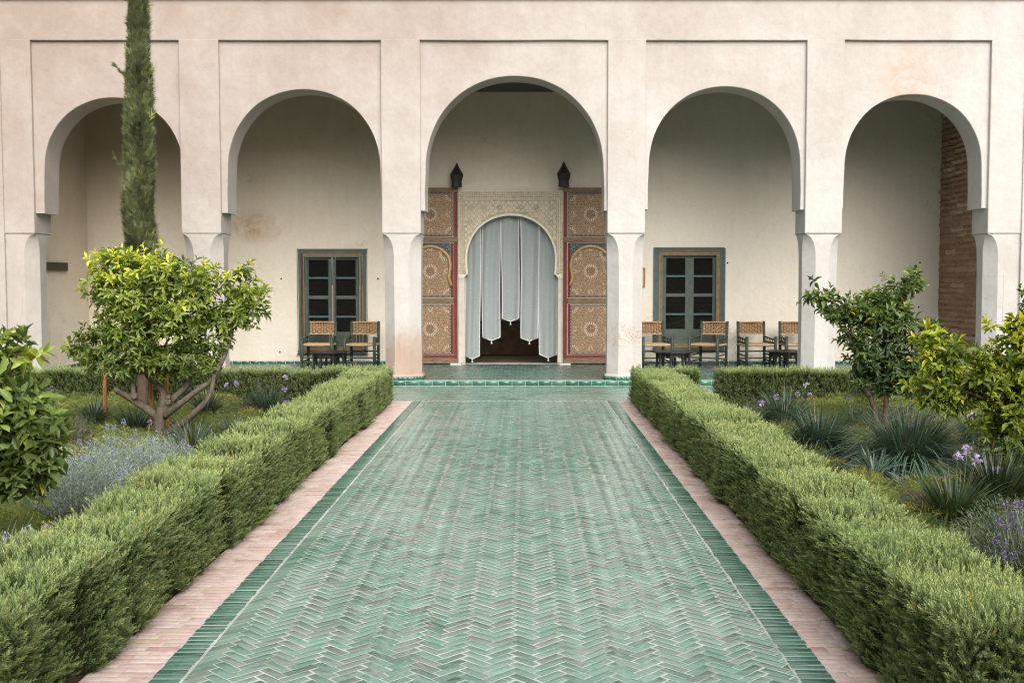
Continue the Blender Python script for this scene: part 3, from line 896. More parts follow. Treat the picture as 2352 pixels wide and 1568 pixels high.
# windows
def window(w):
    px0, py0, px1, py1 = w
    p = at(px0, py1, YB); e = MB()
    Wd, Ht = px1 - px0, py1 - py0
    sx, sy = Wd / 162.0, Ht / 243.5
    def ringbox(mb, i0, i1, Y, dep):
        a0, b0, a1, b1 = px0 + i0, py0 + i0, px1 - i0, py1 - i0
        t = i1 - i0
        mb.pbox(a0, b0, a1, b0 + t, Y, dep); mb.pbox(a0, b1 - t, a1, b1, Y, dep)
        mb.pbox(a0, b0 + t, a0 + t, b1 - t, Y, dep); mb.pbox(a1 - t, b0 + t, a1, b1 - t, Y, dep)
    wf = MB(); ringbox(wf, 2.6, 11, YB - .03, .05)
    win = wf.build('window', M['windowgrey'], bld, bevel=.003)
    q = MB(); ringbox(q, 0, 2.6, YB - .042, .06); q.build('edge_moulding', M['windowblue'], win)
    q = MB(); ringbox(q, 11, 13.2, YB - .024, .05); q.build('orange_bead', M['orange'], win)
    q = MB(); ringbox(q, 13.4, 19, YB - .02, .08); q.build('inner_frame', M['windowkhaki'], win)
    # two casements: stiles, rails, glazing bars
    X0, X1 = px0 + 19, px1 - 19; Yc = YB + .05
    mid = (X0 + X1) / 2
    top, bot = py0 + 19, py1 - 19
    rows = [(.022, .222), (.243, .430), (.468, .655), (.676, .835)]
    for (a, b) in ((X0, mid - .8), (mid + .8, X1)):
        q = MB(); wd = b - a; st = 7.2
        q.pbox(a, top, a + st, bot, Yc, .05); q.pbox(b - st, top, b, bot, Yc, .05)
        hh = bot - top
        q.pbox(a + st, top, b - st, top + rows[0][0] * hh + 1.5, Yc + .002, .045)
        q.pbox(a + st, top + rows[1][1] * hh, b - st, top + rows[2][0] * hh, Yc + .002, .045)
        q.pbox(a + st, top + rows[3][1] * hh, b - st, bot, Yc + .002, .045)
        q.build('casement', M['windowgrey'], win, bevel=.003)
        for (r0, r1) in ((rows[0][1], rows[1][0]), (rows[2][1], rows[3][0])):
            q = MB(); q.pbox(a + st, top + r0 * hh, b - st, top + r1 * hh, Yc - .003, .04); q.build('glazing_bar', M['windowblue'], win)
        for (r0, r1) in rows:
            q = MB(); q.pbox(a + st - .5, top + r0 * hh - .5, b - st + .5, top + r1 * hh + .5, Yc + .03, .006); q.build('pane', M['glass'], win)
        q = MB()
        for (xx0, xx1) in ((a + st, a + st + 1.0), (b - st - 1.0, b - st)):
            q.pbox(xx0, top + 3, xx1, top + rows[3][1] * hh, Yc + .004, .04)
        q.build('putty_line', M['windowblue'], win)
    return win
for w in WIN: window(w)

# carved doorway surround, z->photo px of the door zoom: helper maps that zoom's pixels
dz_ = lambda u, v: ((1040 + u / 3.136) / 1.0884, (450 + v / 3.136) / 1.0884)
def dpt(u, v, Y=YB): 
    a = dz_(u, v); return at(a[0], a[1], Y)
YS = YB - .045
srd = MB()
cxu = 745.0
# stuff ground plate with arched opening
def arch_pts(hw, apex, foot, n=40):
    pts = []; spring = apex + hw * 1.02
    for k in range(n + 1):
        t = PI * k / n; c, s = math.cos(t), math.sin(t)
        pts.append((cxu - hw * (1 if c > 0 else -1) * abs(c) ** .97, spring - (spring - apex) * s ** .93))
    return [(cxu - hw + 6, foot)] + pts + [(cxu + hw - 6, foot)]
AP = arch_pts(345, 278, 742)
def plate(mb, outer, pts, Y, dep, sof=True):
    u0, v0, u1, v1 = outer
    n = len(pts)
    for Yq, fl in ((Y, False), (Y + dep, True)):
        P = [dpt(u, v, Yq) for u, v in pts]
        O = []
        for k, (u, v) in enumerate(pts):
            O.append(dpt(u0 if k <= 1 else u1 if k >= n - 2 else u, v if (k <= 1 or k >= n - 2) else v0, Yq))
        o = len(mb.v); mb.v += [tuple(p) for p in P] + [tuple(p) for p in O]
        for k in range(n - 1):
            f = (o + k, o + n + k, o + n + k + 1, o + k + 1); mb.f.append(f[::-1] if fl else f); mb.m.append(0)
        q = len(mb.v); mb.v += [tuple(dpt(u0, v0, Yq)), tuple(dpt(u1, v0, Yq))]
        mb.f.append((o + n + 1, q, o + n + 2)); mb.m.append(0); mb.f.append((o + 2 * n - 2, o + 2 * n - 3, q + 1)); mb.m.append(0)
    P0 = [dpt(u, v, Y) for u, v in pts]; P1 = [dpt(u, v, Y + dep) for u, v in pts]
    o = len(mb.v); mb.v += [tuple(p) for p in P0] + [tuple(p) for p in P1]
    for k in range(n - 1): mb.f.append((o + k, o + k + 1, o + n + k + 1, o + n + k)); mb.m.append(0)
plate(srd, (329, 86, 1154, 742), AP, YS, .30)
surround = srd.build('doorway_surround', M['stuccoback'], bld)
# arch rim moulding, frame mouldings
q = MB(); IN = arch_pts(345, 278, 742); OUT = arch_pts(360, 262, 742)
for k in range(len(IN) - 1):
    quad = [dpt(*IN[k], YS - .022), dpt(*OUT[k], YS - .022), dpt(*OUT[k + 1], YS - .022), dpt(*IN[k + 1], YS - .022)]
    bk = [Vector((p.x, YS + .08, p.z)) for p in quad]
    q.add(quad + bk, [(0, 1, 2, 3), (3, 7, 4, 0), (1, 5, 6, 2)])
q.build('arch_moulding', M['stucco'], surround, smooth=False)
q = MB()
def dbox(mb, u0, v0, u1, v1, Y, dep):
    a, b = dpt(u0, v0, Y), dpt(u1, v1, Y); mb.box(a.x, b.x, Y, Y + dep, a.z, b.z)
for (u0, v0, u1, v1) in ((328, 84, 1155, 91), (358, 148, 1124, 153), (366, 157, 1116, 160), (328, 91, 333, 742), (1150, 91, 1155, 742), (358, 153, 362, 700), (1120, 153, 1124, 700), (370, 160, 373, 640), (1110, 160, 1113, 640)):
    dbox(q, u0, v0, u1, v1, YS - .018, .02)
q.build('frame_moulding', M['stucco'], surround)
for sgn in (-1, 1):   # stepped imposts under the arch feet
    e = cxu + sgn * 350; q = MB()
    for k in range(4):
        dbox(q, e + sgn * k * 7, 740 + k * 7, cxu + sgn * 412, 748 + k * 7, YS - .004 - k * .001, .28)
    q.build('impost', M['stucco'], surround)
def arch_v(u, hw=362, apex=260):
    c = abs(u - cxu) / hw
    if c >= 1: return 1e9
    spring = apex + hw * 1.02; t = math.acos(c ** (1 / .97)); return spring - (spring - apex) * math.sin(t) ** .93
# carved relief: little raised leaves and strapwork in a star lattice + rosettes
pos, Xa, Za, sc_ = [], [], [], []
def relief(u, v, ang, l, w):
    p = dpt(u, v, YS); pos.append(p); Xa.append((math.cos(ang), 0, math.sin(ang))); Za.append((-math.sin(ang), 0, math.cos(ang))); sc_.append((l, .012, w))
lr = random.Random(3)
PX = 20.5e-3 * 1.0 / 3.136 / 1.0884 * 405 / 1000 if False else 0.00834 / 3.136 / 1.0884
for gy in range(0, 46):
    for gx in range(0, 60):
        u = 340 + gx * 13.8; v = 96 + gy * 14.2
        if u > 1148: continue
        if v < 146 or u < 357 or u > 1125:        # border frieze: interlace
            if v > 735: continue
            relief(u, v, R(45) if (gx + gy) % 2 else R(-45), 17 * PX, 6.5 * PX)
            continue
        if v < 164 or v > arch_v(u) - 6 or u < 377 or u > 1108: 
            continue
for gy in range(0, 30):
    for gx in range(0, 40):
        u = 392 + gx * 21 ; v = 178 + gy * 21
        if u > 1102 or v > 730 or v > arch_v(u) - 14: continue
        if (gx + gy) % 2 == 0:                    # eight petal star
            for k in range(8):
                a = R(45) * k; relief(u + math.cos(a) * 8.5, v - math.sin(a) * 8.5, a, 15 * PX, 6.4 * PX)
        else:                                     # small lozenge between the stars
            relief(u, v, R(45), 9 * PX, 6 * PX)
N = len(pos)
DV = [(-.5, 0, 0), (0, 0, -.5), (.5, 0, 0), (0, 0, .5), (-.22, -1, 0), (.22, -1, 0)]
DF = [(0, 1, 5, 4), (1, 2, 5), (2, 3, 4, 5), (3, 0, 4)]
batch('carved_relief', DV, DF, np.array(pos), np.array(Xa), np.tile([0., 1, 0], (N, 1)), np.array(Za), np.array(sc_), M['stucco'], surround, kind='stuff')
for v in (215, 330, 435, 545):
    for u in (425, 535, 655, 745, 830, 945, 1060):
        if v + 26 > arch_v(u) or (u in (655, 745, 830) and v > 220) or (u == 745): continue
        q = MB(); c = dpt(u, v, YS)
        for k in range(12):
            t = 2 * PI * k / 12; d = Vector((math.cos(t), 0, math.sin(t))); s = Vector((-math.sin(t), 0, math.cos(t)))
            a = c + d * (9 * PX); b = c + d * (26 * PX)
            q.add([a + Vector((0, -.02, 0)), (a + b) / 2 + s * 5 * PX + Vector((0, -.012, 0)), b + Vector((0, -.006, 0)), (a + b) / 2 - s * 5 * PX + Vector((0, -.012, 0)), (a + b) / 2 + Vector((0, -.026, 0))],
                  [(0, 1, 4), (1, 2, 4), (2, 3, 4), (3, 0, 4)])
        q.ring([[(c.x + r * math.cos(t), y, c.z + r * math.sin(t)) for t in np.linspace(0, 2 * PI, 11)[:-1]] for r, y in ((8 * PX, YS), (8 * PX, YS - .02), (4 * PX, YS - .028))])
        q.build('rosette', M['jamb'], surround)
q = MB()
dbox(q, 331, 768, 384, 1432, YB - .03, .40); q.build('door_jamb', M['jamb'], bld, bevel=.004)
q = MB(); dbox(q, 1112, 768, 1153, 1432, YB - .03, .40); q.build('door_jamb', M['jamb'], bld, bevel=.004)

# painted door leaves, folded open flat against the wall
def rosette_dashes(mb, cx, cz, r0, r1, n, Y, w, half=None, clipx=None):
    for k in range(n):
        t = 2 * PI * (k + .5) / n; d = Vector((math.cos(t), 0, math.sin(t))); s = Vector((-math.sin(t), 0, math.cos(t)))
        a = Vector((cx, Y, cz)) + d * r0; b = Vector((cx, Y, cz)) + d * r1
        if clipx and not (clipx[0] < b.x < clipx[1] and clipx[2] < b.z < clipx[3] and clipx[0] < a.x < clipx[1] and clipx[2] < a.z < clipx[3]): continue
        mb.add([a - s * w * .6, b - s * w, b + s * w, a + s * w * .6], [(0, 1, 2, 3)])

def door(sgn, label):
    """sgn -1: left leaf (hinge edge to its right). Geometry from the door zoom of the photograph, mirrored for the right leaf."""
    YD = YB - .10
    edge = 328 if sgn < 0 else 1154
    U = lambda u: edge + (u if sgn > 0 else -u)       # u = distance from the doorway edge
    wd = 432
    b = MB()
    def db(mb, u0, v0, u1, v1, Y, dep): dbox(mb, min(U(u0), U(u1)), v0, max(U(u0), U(u1)), v1, Y, dep)
    db(b, 2, 62, wd - 2, 1436, YD + .012, .045)
    d = b.build('door', M['redwood'], bld, label=label)
    for (v0, v1) in ((60, 95), (445, 487), (926, 966), (1400, 1438)):
        q = MB(); db(q, 0 if v0 in (60, 445, 1400) else 34, v0, wd, v1, YD - .006, .055); q.build('rail', M['oldwoodh'], d, bevel=.003)
    q = MB(); db(q, 4, 1372, wd - 4, 1396, YD + .004, .03); q.build('kick_rail', M['redwood'], d)
    q = MB()
    for (v0, v1) in ((95, 443), (489, 924), (968, 1398)):
        for u in ((30, 33), (wd - 33, wd - 30)): db(q, u[0], v0, u[1], v1, YD + .008, .01)
    for v in (442, 489, 923, 968, 1366, 1395): db(q, 30, v, wd - 30, v + 3, YD + .007, .01)
    q.build('painted_line', M['cream'], d)
    inl, drk = MB(), MB()
    for k, (v0, v1) in enumerate(((97, 440), (494, 920), (972, 1362))):
        u0, u1 = (42, wd - 42) if k == 0 else (58, wd - 58)
        q = MB(); db(q, u0 - 8, v0 + 2, u1 + 8, v1 - 2, YD + .006, .02); q.build('panel_border', M['inlayblack'], d)
        q = MB(); db(q, u0 + 5, v0 + 14, u1 - 5, v1 - 14, YD + .001, .02); q.build('panel', M['inlayback'], d)
        # cream dashes round the black border
        A, B = dpt(min(U(u0), U(u1)), v1, YD), dpt(max(U(u0), U(u1)), v0, YD)
        rr = random.Random(k + sgn * 9)
        nn = 34
        for j in range(nn):
            f = (j + .5) / nn
            x = A.x + (B.x - A.x) * f
            for z in (A.z + .018, B.z - .018): inl.box(x - .006, x + .006, YD + .003, YD + .005, z - .006, z + .006)
            z = A.z + (B.z - A.z) * f
            for x in (A.x + .001, B.x - .001): inl.box(x - .004, x + .004, YD + .003, YD + .005, z - .007, z + .007)
        x0, x1, z0, z1 = A.x + .025, B.x - .025, A.z + .05, B.z - .05
        cx, cz = (x0 + x1) / 2, (z0 + z1) / 2 + (-.02 if k == 1 else 0)
        Yi = YD - .0012
        lim = (x0, x1, z0, z1)
        rosette_dashes(inl, cx, cz, .085, .135, 20, Yi, .0075)
        rosette_dashes(drk, cx, cz, .022, .036, 10, Yi, .008)
        rosette_dashes(drk, cx, cz, .05, .075, 20, Yi, .0045)
        for (ex, ez) in ((x0, z0), (x1, z0), (x0, z1), (x1, z1)):
            if k == 1 and ez == z1: ez = z1 - .16; ex = ex * .8 + cx * .2
            rosette_dashes(inl, ex, ez, .075, .125, 20, Yi, .0065, clipx=lim)
            rosette_dashes(drk, ex, ez, .03, .05, 12, Yi, .006, clipx=lim)
        for (ex, ez) in ((cx, z0 + .05), (cx, z1 - .05), (x0 + .05, cz), (x1 - .05, cz)):
            rosette_dashes(inl, ex, ez, .02, .055, 8, Yi, .0055, clipx=lim)
        # small stars over the whole ground
        nx, nz = 16, int(16 * (z1 - z0) / (x1 - x0))
        for j in range(nz):
            for i in range(nx):
                x = x0 + (i + .5 + .5 * (j % 2)) * (x1 - x0) / nx; z = z0 + (j + .5) * (z1 - z0) / nz
                if x > x1 - .02: continue
                dd = math.hypot(x - cx, z - cz)
                if .08 < dd < .145: continue
                s = rr.choice((.008, .010, .0125))
                mb = drk if rr.random() < .72 else inl
                t = rr.choice((0, R(45), R(22), R(-30)))
                c_, s_ = math.cos(t) * s, math.sin(t) * s
                f = .42 if mb is inl else .8
                mb.add([(x + c_, Yi, z + s_), (x - s_ * f, Yi, z + c_ * f), (x - c_, Yi, z - s_), (x + s_ * f, Yi, z - c_ * f)], [(0, 1, 2, 3)])
        if k == 1:   # gilded rope arch with blue spandrels
            cu, hw = (u0 + u1) / 2, (u1 - u0) / 2 - 2; sp = v0 + 26 + hw * .98
            n = 26; pts = []
            for j in range(n + 1):
                t = PI * j / n; pts.append((cu - hw * math.cos(t) * (1.0), sp - hw * .98 * math.sin(t)))
            spn = MB()
            for j in range(n):
                (ua, va), (ub, vb) = pts[j], pts[j + 1]
                a, b2 = dpt(U(ua), va, YD - .003), dpt(U(ub), vb, YD - .003)
                tv = v0 + 4
                c2, d2 = dpt(U(ub), tv, YD - .003), dpt(U(ua), tv, YD - .003)
                spn.add([a, b2, c2, d2], [(0, 1, 2, 3)]); 
            spn.build('spandrel', M['bluefloral'], d)
            fl = MB(); rr2 = random.Random(5)
            for j in range(170):
                uu = rr2.uniform(u0 + 4, u1 - 4); vv = rr2.uniform(v0 + 6, sp)
                cc_ = (uu - cu) / hw
                if abs(cc_) >= .99 or vv > sp - hw * .98 * math.sqrt(1 - cc_ * cc_) - 10: continue
                p = dpt(U(uu), vv, YD - .005); t = rr2.uniform(0, PI); s = rr2.uniform(.005, .011)
                c_, s_ = math.cos(t) * s, math.sin(t) * s
                fl.add([(p.x + c_, p.y, p.z + s_), (p.x - s_ * .5, p.y, p.z + c_ * .5), (p.x - c_, p.y, p.z - s_), (p.x + s_ * .5, p.y, p.z - c_ * .5)], [(0, 1, 2, 3)])
            fl.build('painted_flower', M['cream'], d, kind='stuff')
            rope = MB()
            path_ = [(pts[0][0] - 6, v0 + 336), (pts[0][0] + 4, v0 + 300), (pts[0][0] + 14, v0 + 268), (pts[0][0] + 2, sp + 26)] + pts + [(pts[-1][0] - 2, sp + 26), (pts[-1][0] - 14, v0 + 268), (pts[-1][0] - 4, v0 + 300), (pts[-1][0] + 6, v0 + 336)]
            rope.tube([dpt(U(u), v, YD - .012) for u, v in path_], .030, 8)
            kn = MB()
            rope.build('rope_arch', M['gold'], d, smooth=True)
    inl.build('bone_inlay', M['inlaywhite'], d, kind='stuff'); drk.build('dark_inlay', M['inlaydark'], d, kind='stuff')
    q = MB(); db(q, -24, 1438, 58, 1452, YD - .10, .22); q.build('pivot_stone', M['marble'], d)
    return d
door(-1, 'left door leaf, partly behind the column'); door(1, 'right door leaf, partly behind the column')

# dark room behind the doorway
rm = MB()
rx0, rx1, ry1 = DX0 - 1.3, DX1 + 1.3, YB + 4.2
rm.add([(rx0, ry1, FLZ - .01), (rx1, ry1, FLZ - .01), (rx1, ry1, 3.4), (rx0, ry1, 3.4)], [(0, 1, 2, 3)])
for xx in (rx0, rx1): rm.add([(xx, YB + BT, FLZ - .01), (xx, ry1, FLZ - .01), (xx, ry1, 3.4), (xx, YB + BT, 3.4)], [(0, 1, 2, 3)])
rm.add([(rx0, YB + BT, 3.4), (rx1, YB + BT, 3.4), (rx1, ry1 - 2.4, 3.4), (rx0, ry1 - 2.4, 3.4)], [(0, 1, 2, 3)])  # ceiling stops short: an added opening lets daylight brighten the room
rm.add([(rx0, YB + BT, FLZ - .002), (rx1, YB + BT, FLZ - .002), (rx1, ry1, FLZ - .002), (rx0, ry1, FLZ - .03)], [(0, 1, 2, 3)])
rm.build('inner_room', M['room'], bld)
YBE = YB + 2.6
ben = empty('bench', (at(1176, 830, YBE).x, YBE, FLZ), 'long dark bench with tan top inside the room behind the curtains', 'bench')
q = MB(); a, b = dpt(400, 1052, YBE), dpt(1100, 1104, YBE); q.box(a.x, b.x, YBE, YBE + .6, b.z, a.z); q.build('seat_top', M['benchtop'], ben, bevel=.01)
q = MB(); q.box(a.x, b.x, YBE + .06, YBE + .56, b.z - .06, b.z - .003); q.build('apron', M['blackwood'], ben)
q = MB(); q.box(a.x + .02, b.x - .02, YBE + .10, YBE + .5, FLZ + .004, b.z - .062); q.build('base_panel', M['benchbase'], ben)
for xx in (a.x + .05, b.x - .05):
    q = MB(); q.box(xx - .04, xx + .04, YBE + .05, YBE + .098, FLZ + .004, b.z - .061); q.build('leg', M['blackwood'], ben)

# curtains: five gauze strips
STR = [(384, 505, 306, 1376, 'outermost left gauze curtain strip, reaching almost to the floor in the doorway'),
       (517, 662, 306, 1231, 'grey gauze curtain strip second from the left in the doorway, ending at knee height'),
       (670, 809, 288, 1082, 'shortest gauze curtain strip, hanging in the middle of the doorway'),
       (821, 963, 300, 1236, 'grey gauze curtain strip just right of the short middle one in the doorway'),
       (962, 1108, 380, 1366, 'outermost right gauze curtain strip, reaching almost to the floor in the doorway')]
for i, (u0, u1, vt, vb, lab) in enumerate(STR):
    Yq = YB + .14 + (.02 if i % 2 else 0)
    um = (u0 + u1) / 2
    cu = empty('curtain', dpt(um, vb, Yq), lab, 'curtain', 'grey gauze curtain strips in the doorway')
    q = MB(); nu, nv = 12, 30; vt2 = vt - 40
    tip = 26
    def cpt(fu, fv):
        u = u0 + 5 * fv + (u1 - u0 - 10 * fv) * fu; vbot = vb + tip * (1 - abs(fu - .5) * 2)
        v = vt2 + (vbot - vt2) * fv
        p = dpt(u, v, Yq)
        p.x += .008 * math.sin(fv * 5 + i * 2)
        p.y += .028 * math.sin(fu * 6 + i * 1.3 + fv * 1.8) + .014 * math.sin(fu * 15 + fv * 2.2 + i)
        return p
    vs = [cpt(k / nu, j / nv) for j in range(nv + 1) for k in range(nu + 1)]
    q.add(vs, [(j * (nu + 1) + k, (j + 1) * (nu + 1) + k, (j + 1) * (nu + 1) + k + 1, j * (nu + 1) + k + 1) for j in range(nv) for k in range(nu)])
    q.build('fabric', M['cloth'], cu, smooth=True)
    hm = MB()
    line = [cpt(0, j / nv) for j in range(nv + 1)] + [cpt(.5, 1)] + [cpt(1, j / nv) for j in range(nv, -1, -1)]
    for k in range(len(line) - 1):
        a, b = line[k], line[k + 1]; d_ = (b - a).normalized(); s = Vector((-d_.z, 0, d_.x)) * .0085; f = Vector((0, -.006, 0))
        hm.add([a + f - s, b + f - s, b + f + s, a + f + s], [(0, 1, 2, 3)])
    hm.build('hem', M['hem'], cu)
    p = cpt(.5, 1); q = MB(); q.tube([p, p - Vector((0, 0, .02)), p - Vector((0, 0, .03)), p - Vector((0, 0, .065))], [.004, .006, .014, .017], 7); q.build('tassel', M['hem'], cu)

# lanterns above the door
for (u0, u1, v0, v1, lab) in ((478, 607, 985, 1215, 'dark pointed metal wall lantern above the left door leaf'), (1500, 1632, 972, 1212, 'dark pointed metal wall lantern above the right door leaf')):
    cvt = lambda u, v: ((1000 + u / 3.825) / 1.0884, (150 + v / 3.825) / 1.0884)
    um = (u0 + u1) / 2; Yq = YB - .2
    pt = lambda v: at(*cvt(um, v), Yq)
    hw = (at(*cvt(u1, v0), Yq).x - at(*cvt(u0, v0), Yq).x) / 2
    la = empty('wall_lantern', pt(v1), lab, 'lantern', 'dark wall lanterns above the doorway')
    def hexr(r, v, n=6):
        c = pt(v); return [(c.x + r * math.cos(2 * PI * k / n), c.y + r * math.sin(2 * PI * k / n), c.z) for k in range(n)]
    mid_ = v0 + (v1 - v0) * .5
    q = MB(); q.ring([hexr(.006, v0), hexr(hw * .30, v0 + (v1 - v0) * .16), hexr(hw * .72, v0 + (v1 - v0) * .36), hexr(hw, mid_)]); q.build('hood', M['lantern'], la)
    q = MB(); q.ring([hexr(hw * .98, mid_ + 1), hexr(hw * .9, mid_ + (v1 - v0) * .12), hexr(hw * .72, mid_ + (v1 - v0) * .30), hexr(hw * .78, v1)]); q.build('body', M['lantern'], la)
    c = pt(mid_); q = MB(); q.tube([(c.x, c.y, c.z), (c.x, YB, c.z + .02)], .014, 6); q.build('bracket', M['lantern'], la)
# framed notice beside the right window
sp_ = at(1462, 637, YB)
sg = empty('framed_notice', sp_, 'small wooden framed notice on the gallery wall, half hidden behind the stained column', 'notice')
q = MB(); a, b = at(1444, 615, YB - .03), at(1482, 660, YB - .03)
q.box(a.x, b.x, YB - .03, YB, b.z, b.z + .03); q.box(a.x, b.x, YB - .03, YB, a.z - .03, a.z); q.box(a.x, a.x + .03, YB - .03, YB, b.z + .03, a.z - .03); q.box(b.x - .03, b.x, YB - .03, YB, b.z + .03, a.z - .03)
q.build('frame', M['frame'], sg)
q = MB(); q.box(a.x + .03, b.x - .03, YB - .012, YB, b.z + .03, a.z - .03); q.build('sheet', M['paper'], sg)

# ================================================================== FURNITURE
def make_chair():
    c = empty('armchair', (0, 0, 0))
    w, dpt_, bh, fh, sh = .255, .25, .84, .575, .415
    G = M['greenwood']
    for sx in (-1, 1):
        q = MB(); q.tube([(sx * w, dpt_ - .01, 0), (sx * w, dpt_ - .01, .4), (sx * w, dpt_ + .035, bh)], [.026, .029, .027], 8); q.build('back_post', G, c, smooth=True)
        q = MB(); q.tube([(sx * (w + .02), -dpt_, 0), (sx * (w + .02), -dpt_, .3), (sx * (w + .02), -dpt_, fh)], [.027, .031, .030], 8); q.build('front_post', G, c, smooth=True)
        for (za, zb) in ((.555, .515), (.47, .455)):
            q = MB(); q.tube([(sx * w, dpt_, za), (sx * (w + .02), -dpt_, zb)], .015, 6); q.build('arm_rail', G, c, smooth=True)
        for k in range(3):
            t = (k + 1) / 4; y = dpt_ - 2 * dpt_ * t
            q = MB(); q.tube([(sx * (w + .02 * t), y, .465), (sx * (w + .02 * t), y, .545 - .03 * t)], .010, 6); q.build('spindle', G, c)
        for z in (.13, .24):
            q = MB(); q.tube([(sx * w, dpt_ - .01, z), (sx * (w + .02), -dpt_, z - .02)], .014, 6); q.build('side_stretcher', G, c)
    for z in (.10, .19):
        q = MB(); q.tube([(-w - .02, -dpt_, z), (w + .02, -dpt_, z)], .014, 6); q.build('front_stretcher', G, c)
    for z in (.15, .28):
        q = MB(); q.tube([(-w, dpt_ - .01, z), (w, dpt_ - .01, z)], .014, 6); q.build('back_stretcher', G, c)
    # woven rush seat: cords wrapped round the rails
    q = MB(); n = 13
    for k in range(n):
        y = -dpt_ + (k + .5) * 2 * dpt_ / n
        ww = w + .02 * (1 - (k + .5) / n)
        q.tube([(-ww - .015, y, sh - .012), (-ww, y, sh + .012), (-ww * .4, y, sh + .004 + .004 * (k % 2)), (ww * .4, y, sh + .004 * ((k + 1) % 2)), (ww, y, sh + .012), (ww + .015, y, sh - .012)], .0215, 6, wob=.12)
    q.build('seat', M['rush'], c, smooth=True)
    # woven back: over-and-under pads
    q = MB(); nx, nz = 9, 6
    for j in range(nz):
        for i in range(nx):
            x0 = -w + .02 + i * (2 * w - .04) / nx; x1 = x0 + (2 * w - .04) / nx; z0 = .605 + j * .215 / nz; z1 = z0 + .215 / nz
            y = dpt_ + .012 + .03 * (j / nz) + .02 * (1 - ((i - 4) / 4.5) ** 2)
            pr = .020 if (i + j) % 2 else .010; gx_, gz_ = .0035, .0035; x0 += gx_; x1 -= gx_; z0 += gz_; z1 -= gz_
            if (i + j) % 2: q.add([(x0, y, z0), (x1, y, z0), (x1, y, z1), (x0, y, z1), (x0 + .006, y - pr, (z0 + z1) / 2), (x1 - .006, y - pr, (z0 + z1) / 2)], [(0, 1, 5, 4), (3, 4, 5, 2), (0, 4, 3), (1, 2, 5)])
            else: q.add([(x0, y, z0), (x1, y, z0), (x1, y, z1), (x0, y, z1), ((x0 + x1) / 2, y - pr - .006, z0 + .004), ((x0 + x1) / 2, y - pr - .006, z1 - .004)], [(0, 4, 5, 3), (1, 2, 5, 4), (0, 1, 4), (2, 3, 5)])
    q.build('backrest', M['rush'], c)
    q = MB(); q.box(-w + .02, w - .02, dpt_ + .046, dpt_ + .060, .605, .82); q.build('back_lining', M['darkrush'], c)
    for z, y in ((.60, dpt_ + .01), (.825, dpt_ + .033)):
        q = MB(); q.tube([(-w, y, z), (w, y, z)], .013, 6); q.build('back_rail', M['rush'], c)
    return c

def copy_tree(o, parent=None):
    c = o.copy(); COL.objects.link(c)
    if parent is not None: c.parent = parent
    for ch in [q for q in bpy.data.objects if q.parent == o]: copy_tree(ch, c)
    return c
chairs = [  # photo x of the back, floor y depth, turn, label
    (736, 19.80, 0, 'rush armchair on the left gallery, the one directly below the window, behind the low table'),
    (834, 19.78, -3, 'rush armchair on the left gallery, between the window edge and the pink footed column'),
    (1500, 19.75, 10, 'rush armchair left of the right window, partly cut off by the stained column'),
    (1625, 19.75, -32, 'rush armchair turned towards the low table, in front of the right window'),
    (1734, 19.75, 9, 'rush armchair standing alone against the bare wall right of the right window'),
    (1828, 19.80, 2, 'rush armchair mostly hidden behind the column, right of the bare wall')]
proto = make_chair()
for i, (px, Y, a, lab) in enumerate(chairs):
    o = proto if i == 0 else copy_tree(proto)
    p = at(px, 800, Y + .1)
    o.location = (p.x, Y, FLZ + .004); o.rotation_euler.z = R(a)
    tag(o, lab, 'chair', 'green rush seated armchairs in the gallery')

def make_table():
    t = empty('low_table', (0, 0, 0)); r = .37; h = .345
    oc = lambda rr, z, n=8, ph=PI / 8: [(rr * math.cos(ph + 2 * PI * k / n), rr * math.sin(ph + 2 * PI * k / n), z) for k in range(n)]
    q = MB(); q.ring([oc(r - .012, h - .026), oc(r, h - .020), oc(r, h - .006), oc(r - .006, h)]); q.build('table_top', M['blackwood'], t)
    C = oc(r * .76, 0)
    for k in range(8):
        a, b = Vector(C[k]), Vector(C[(k + 1) % 8])
        q = MB(); ang = PI / 8 + 2 * PI * k / 8; d = Vector((math.cos(ang), math.sin(ang), 0))
        q.tube([a + d * .01, a + d * .012 + Vector((0, 0, .05)), a + Vector((0, 0, .16)), a + Vector((0, 0, h - .03))], [.026, .020, .023, .030], 6); q.build('leg', M['blackwood'], t)
        q = MB(); n = 10; top = h - .027
        for j in range(n):                       # scalloped arch between the legs
            f0, f1 = j / n, (j + 1) / n
            z = lambda f: top - .06 - .075 * (abs(2 * f - 1) ** 2.2) - .012 * math.cos(f * 6 * PI)
            p0, p1 = a.lerp(b, f0), a.lerp(b, f1); o_ = ((a + b) / 2).normalized() * .012
            q.add([(p0.x, p0.y, z(f0)), (p1.x, p1.y, z(f1)), (p1.x, p1.y, top), (p0.x, p0.y, top), (p0.x - o_.x, p0.y - o_.y, z(f0)), (p1.x - o_.x, p1.y - o_.y, z(f1)), (p1.x - o_.x, p1.y - o_.y, top), (p0.x - o_.x, p0.y - o_.y, top)],
                  [(0, 1, 2, 3), (5, 4, 7, 6), (0, 4, 5, 1)])
        q.build('apron', M['blackwood'], t)
    return t
tproto = make_table()
for i, (px, Y, lab) in enumerate(((757, 18.95, 'black octagonal carved low table before the two chairs on the left'),
                                  (1546, 18.95, 'black octagonal carved low table before the right window'),
                                  (1806, 19.15, 'black octagonal carved low table partly hidden by the column on the right'))):
    o = tproto if i == 0 else copy_tree(tproto)
    p = at(px, 800, Y); o.location = (p.x, Y, FLZ + .004); o.rotation_euler.z = R(7 * i)
    tag(o, lab, 'table', 'black octagonal low tables in the gallery')
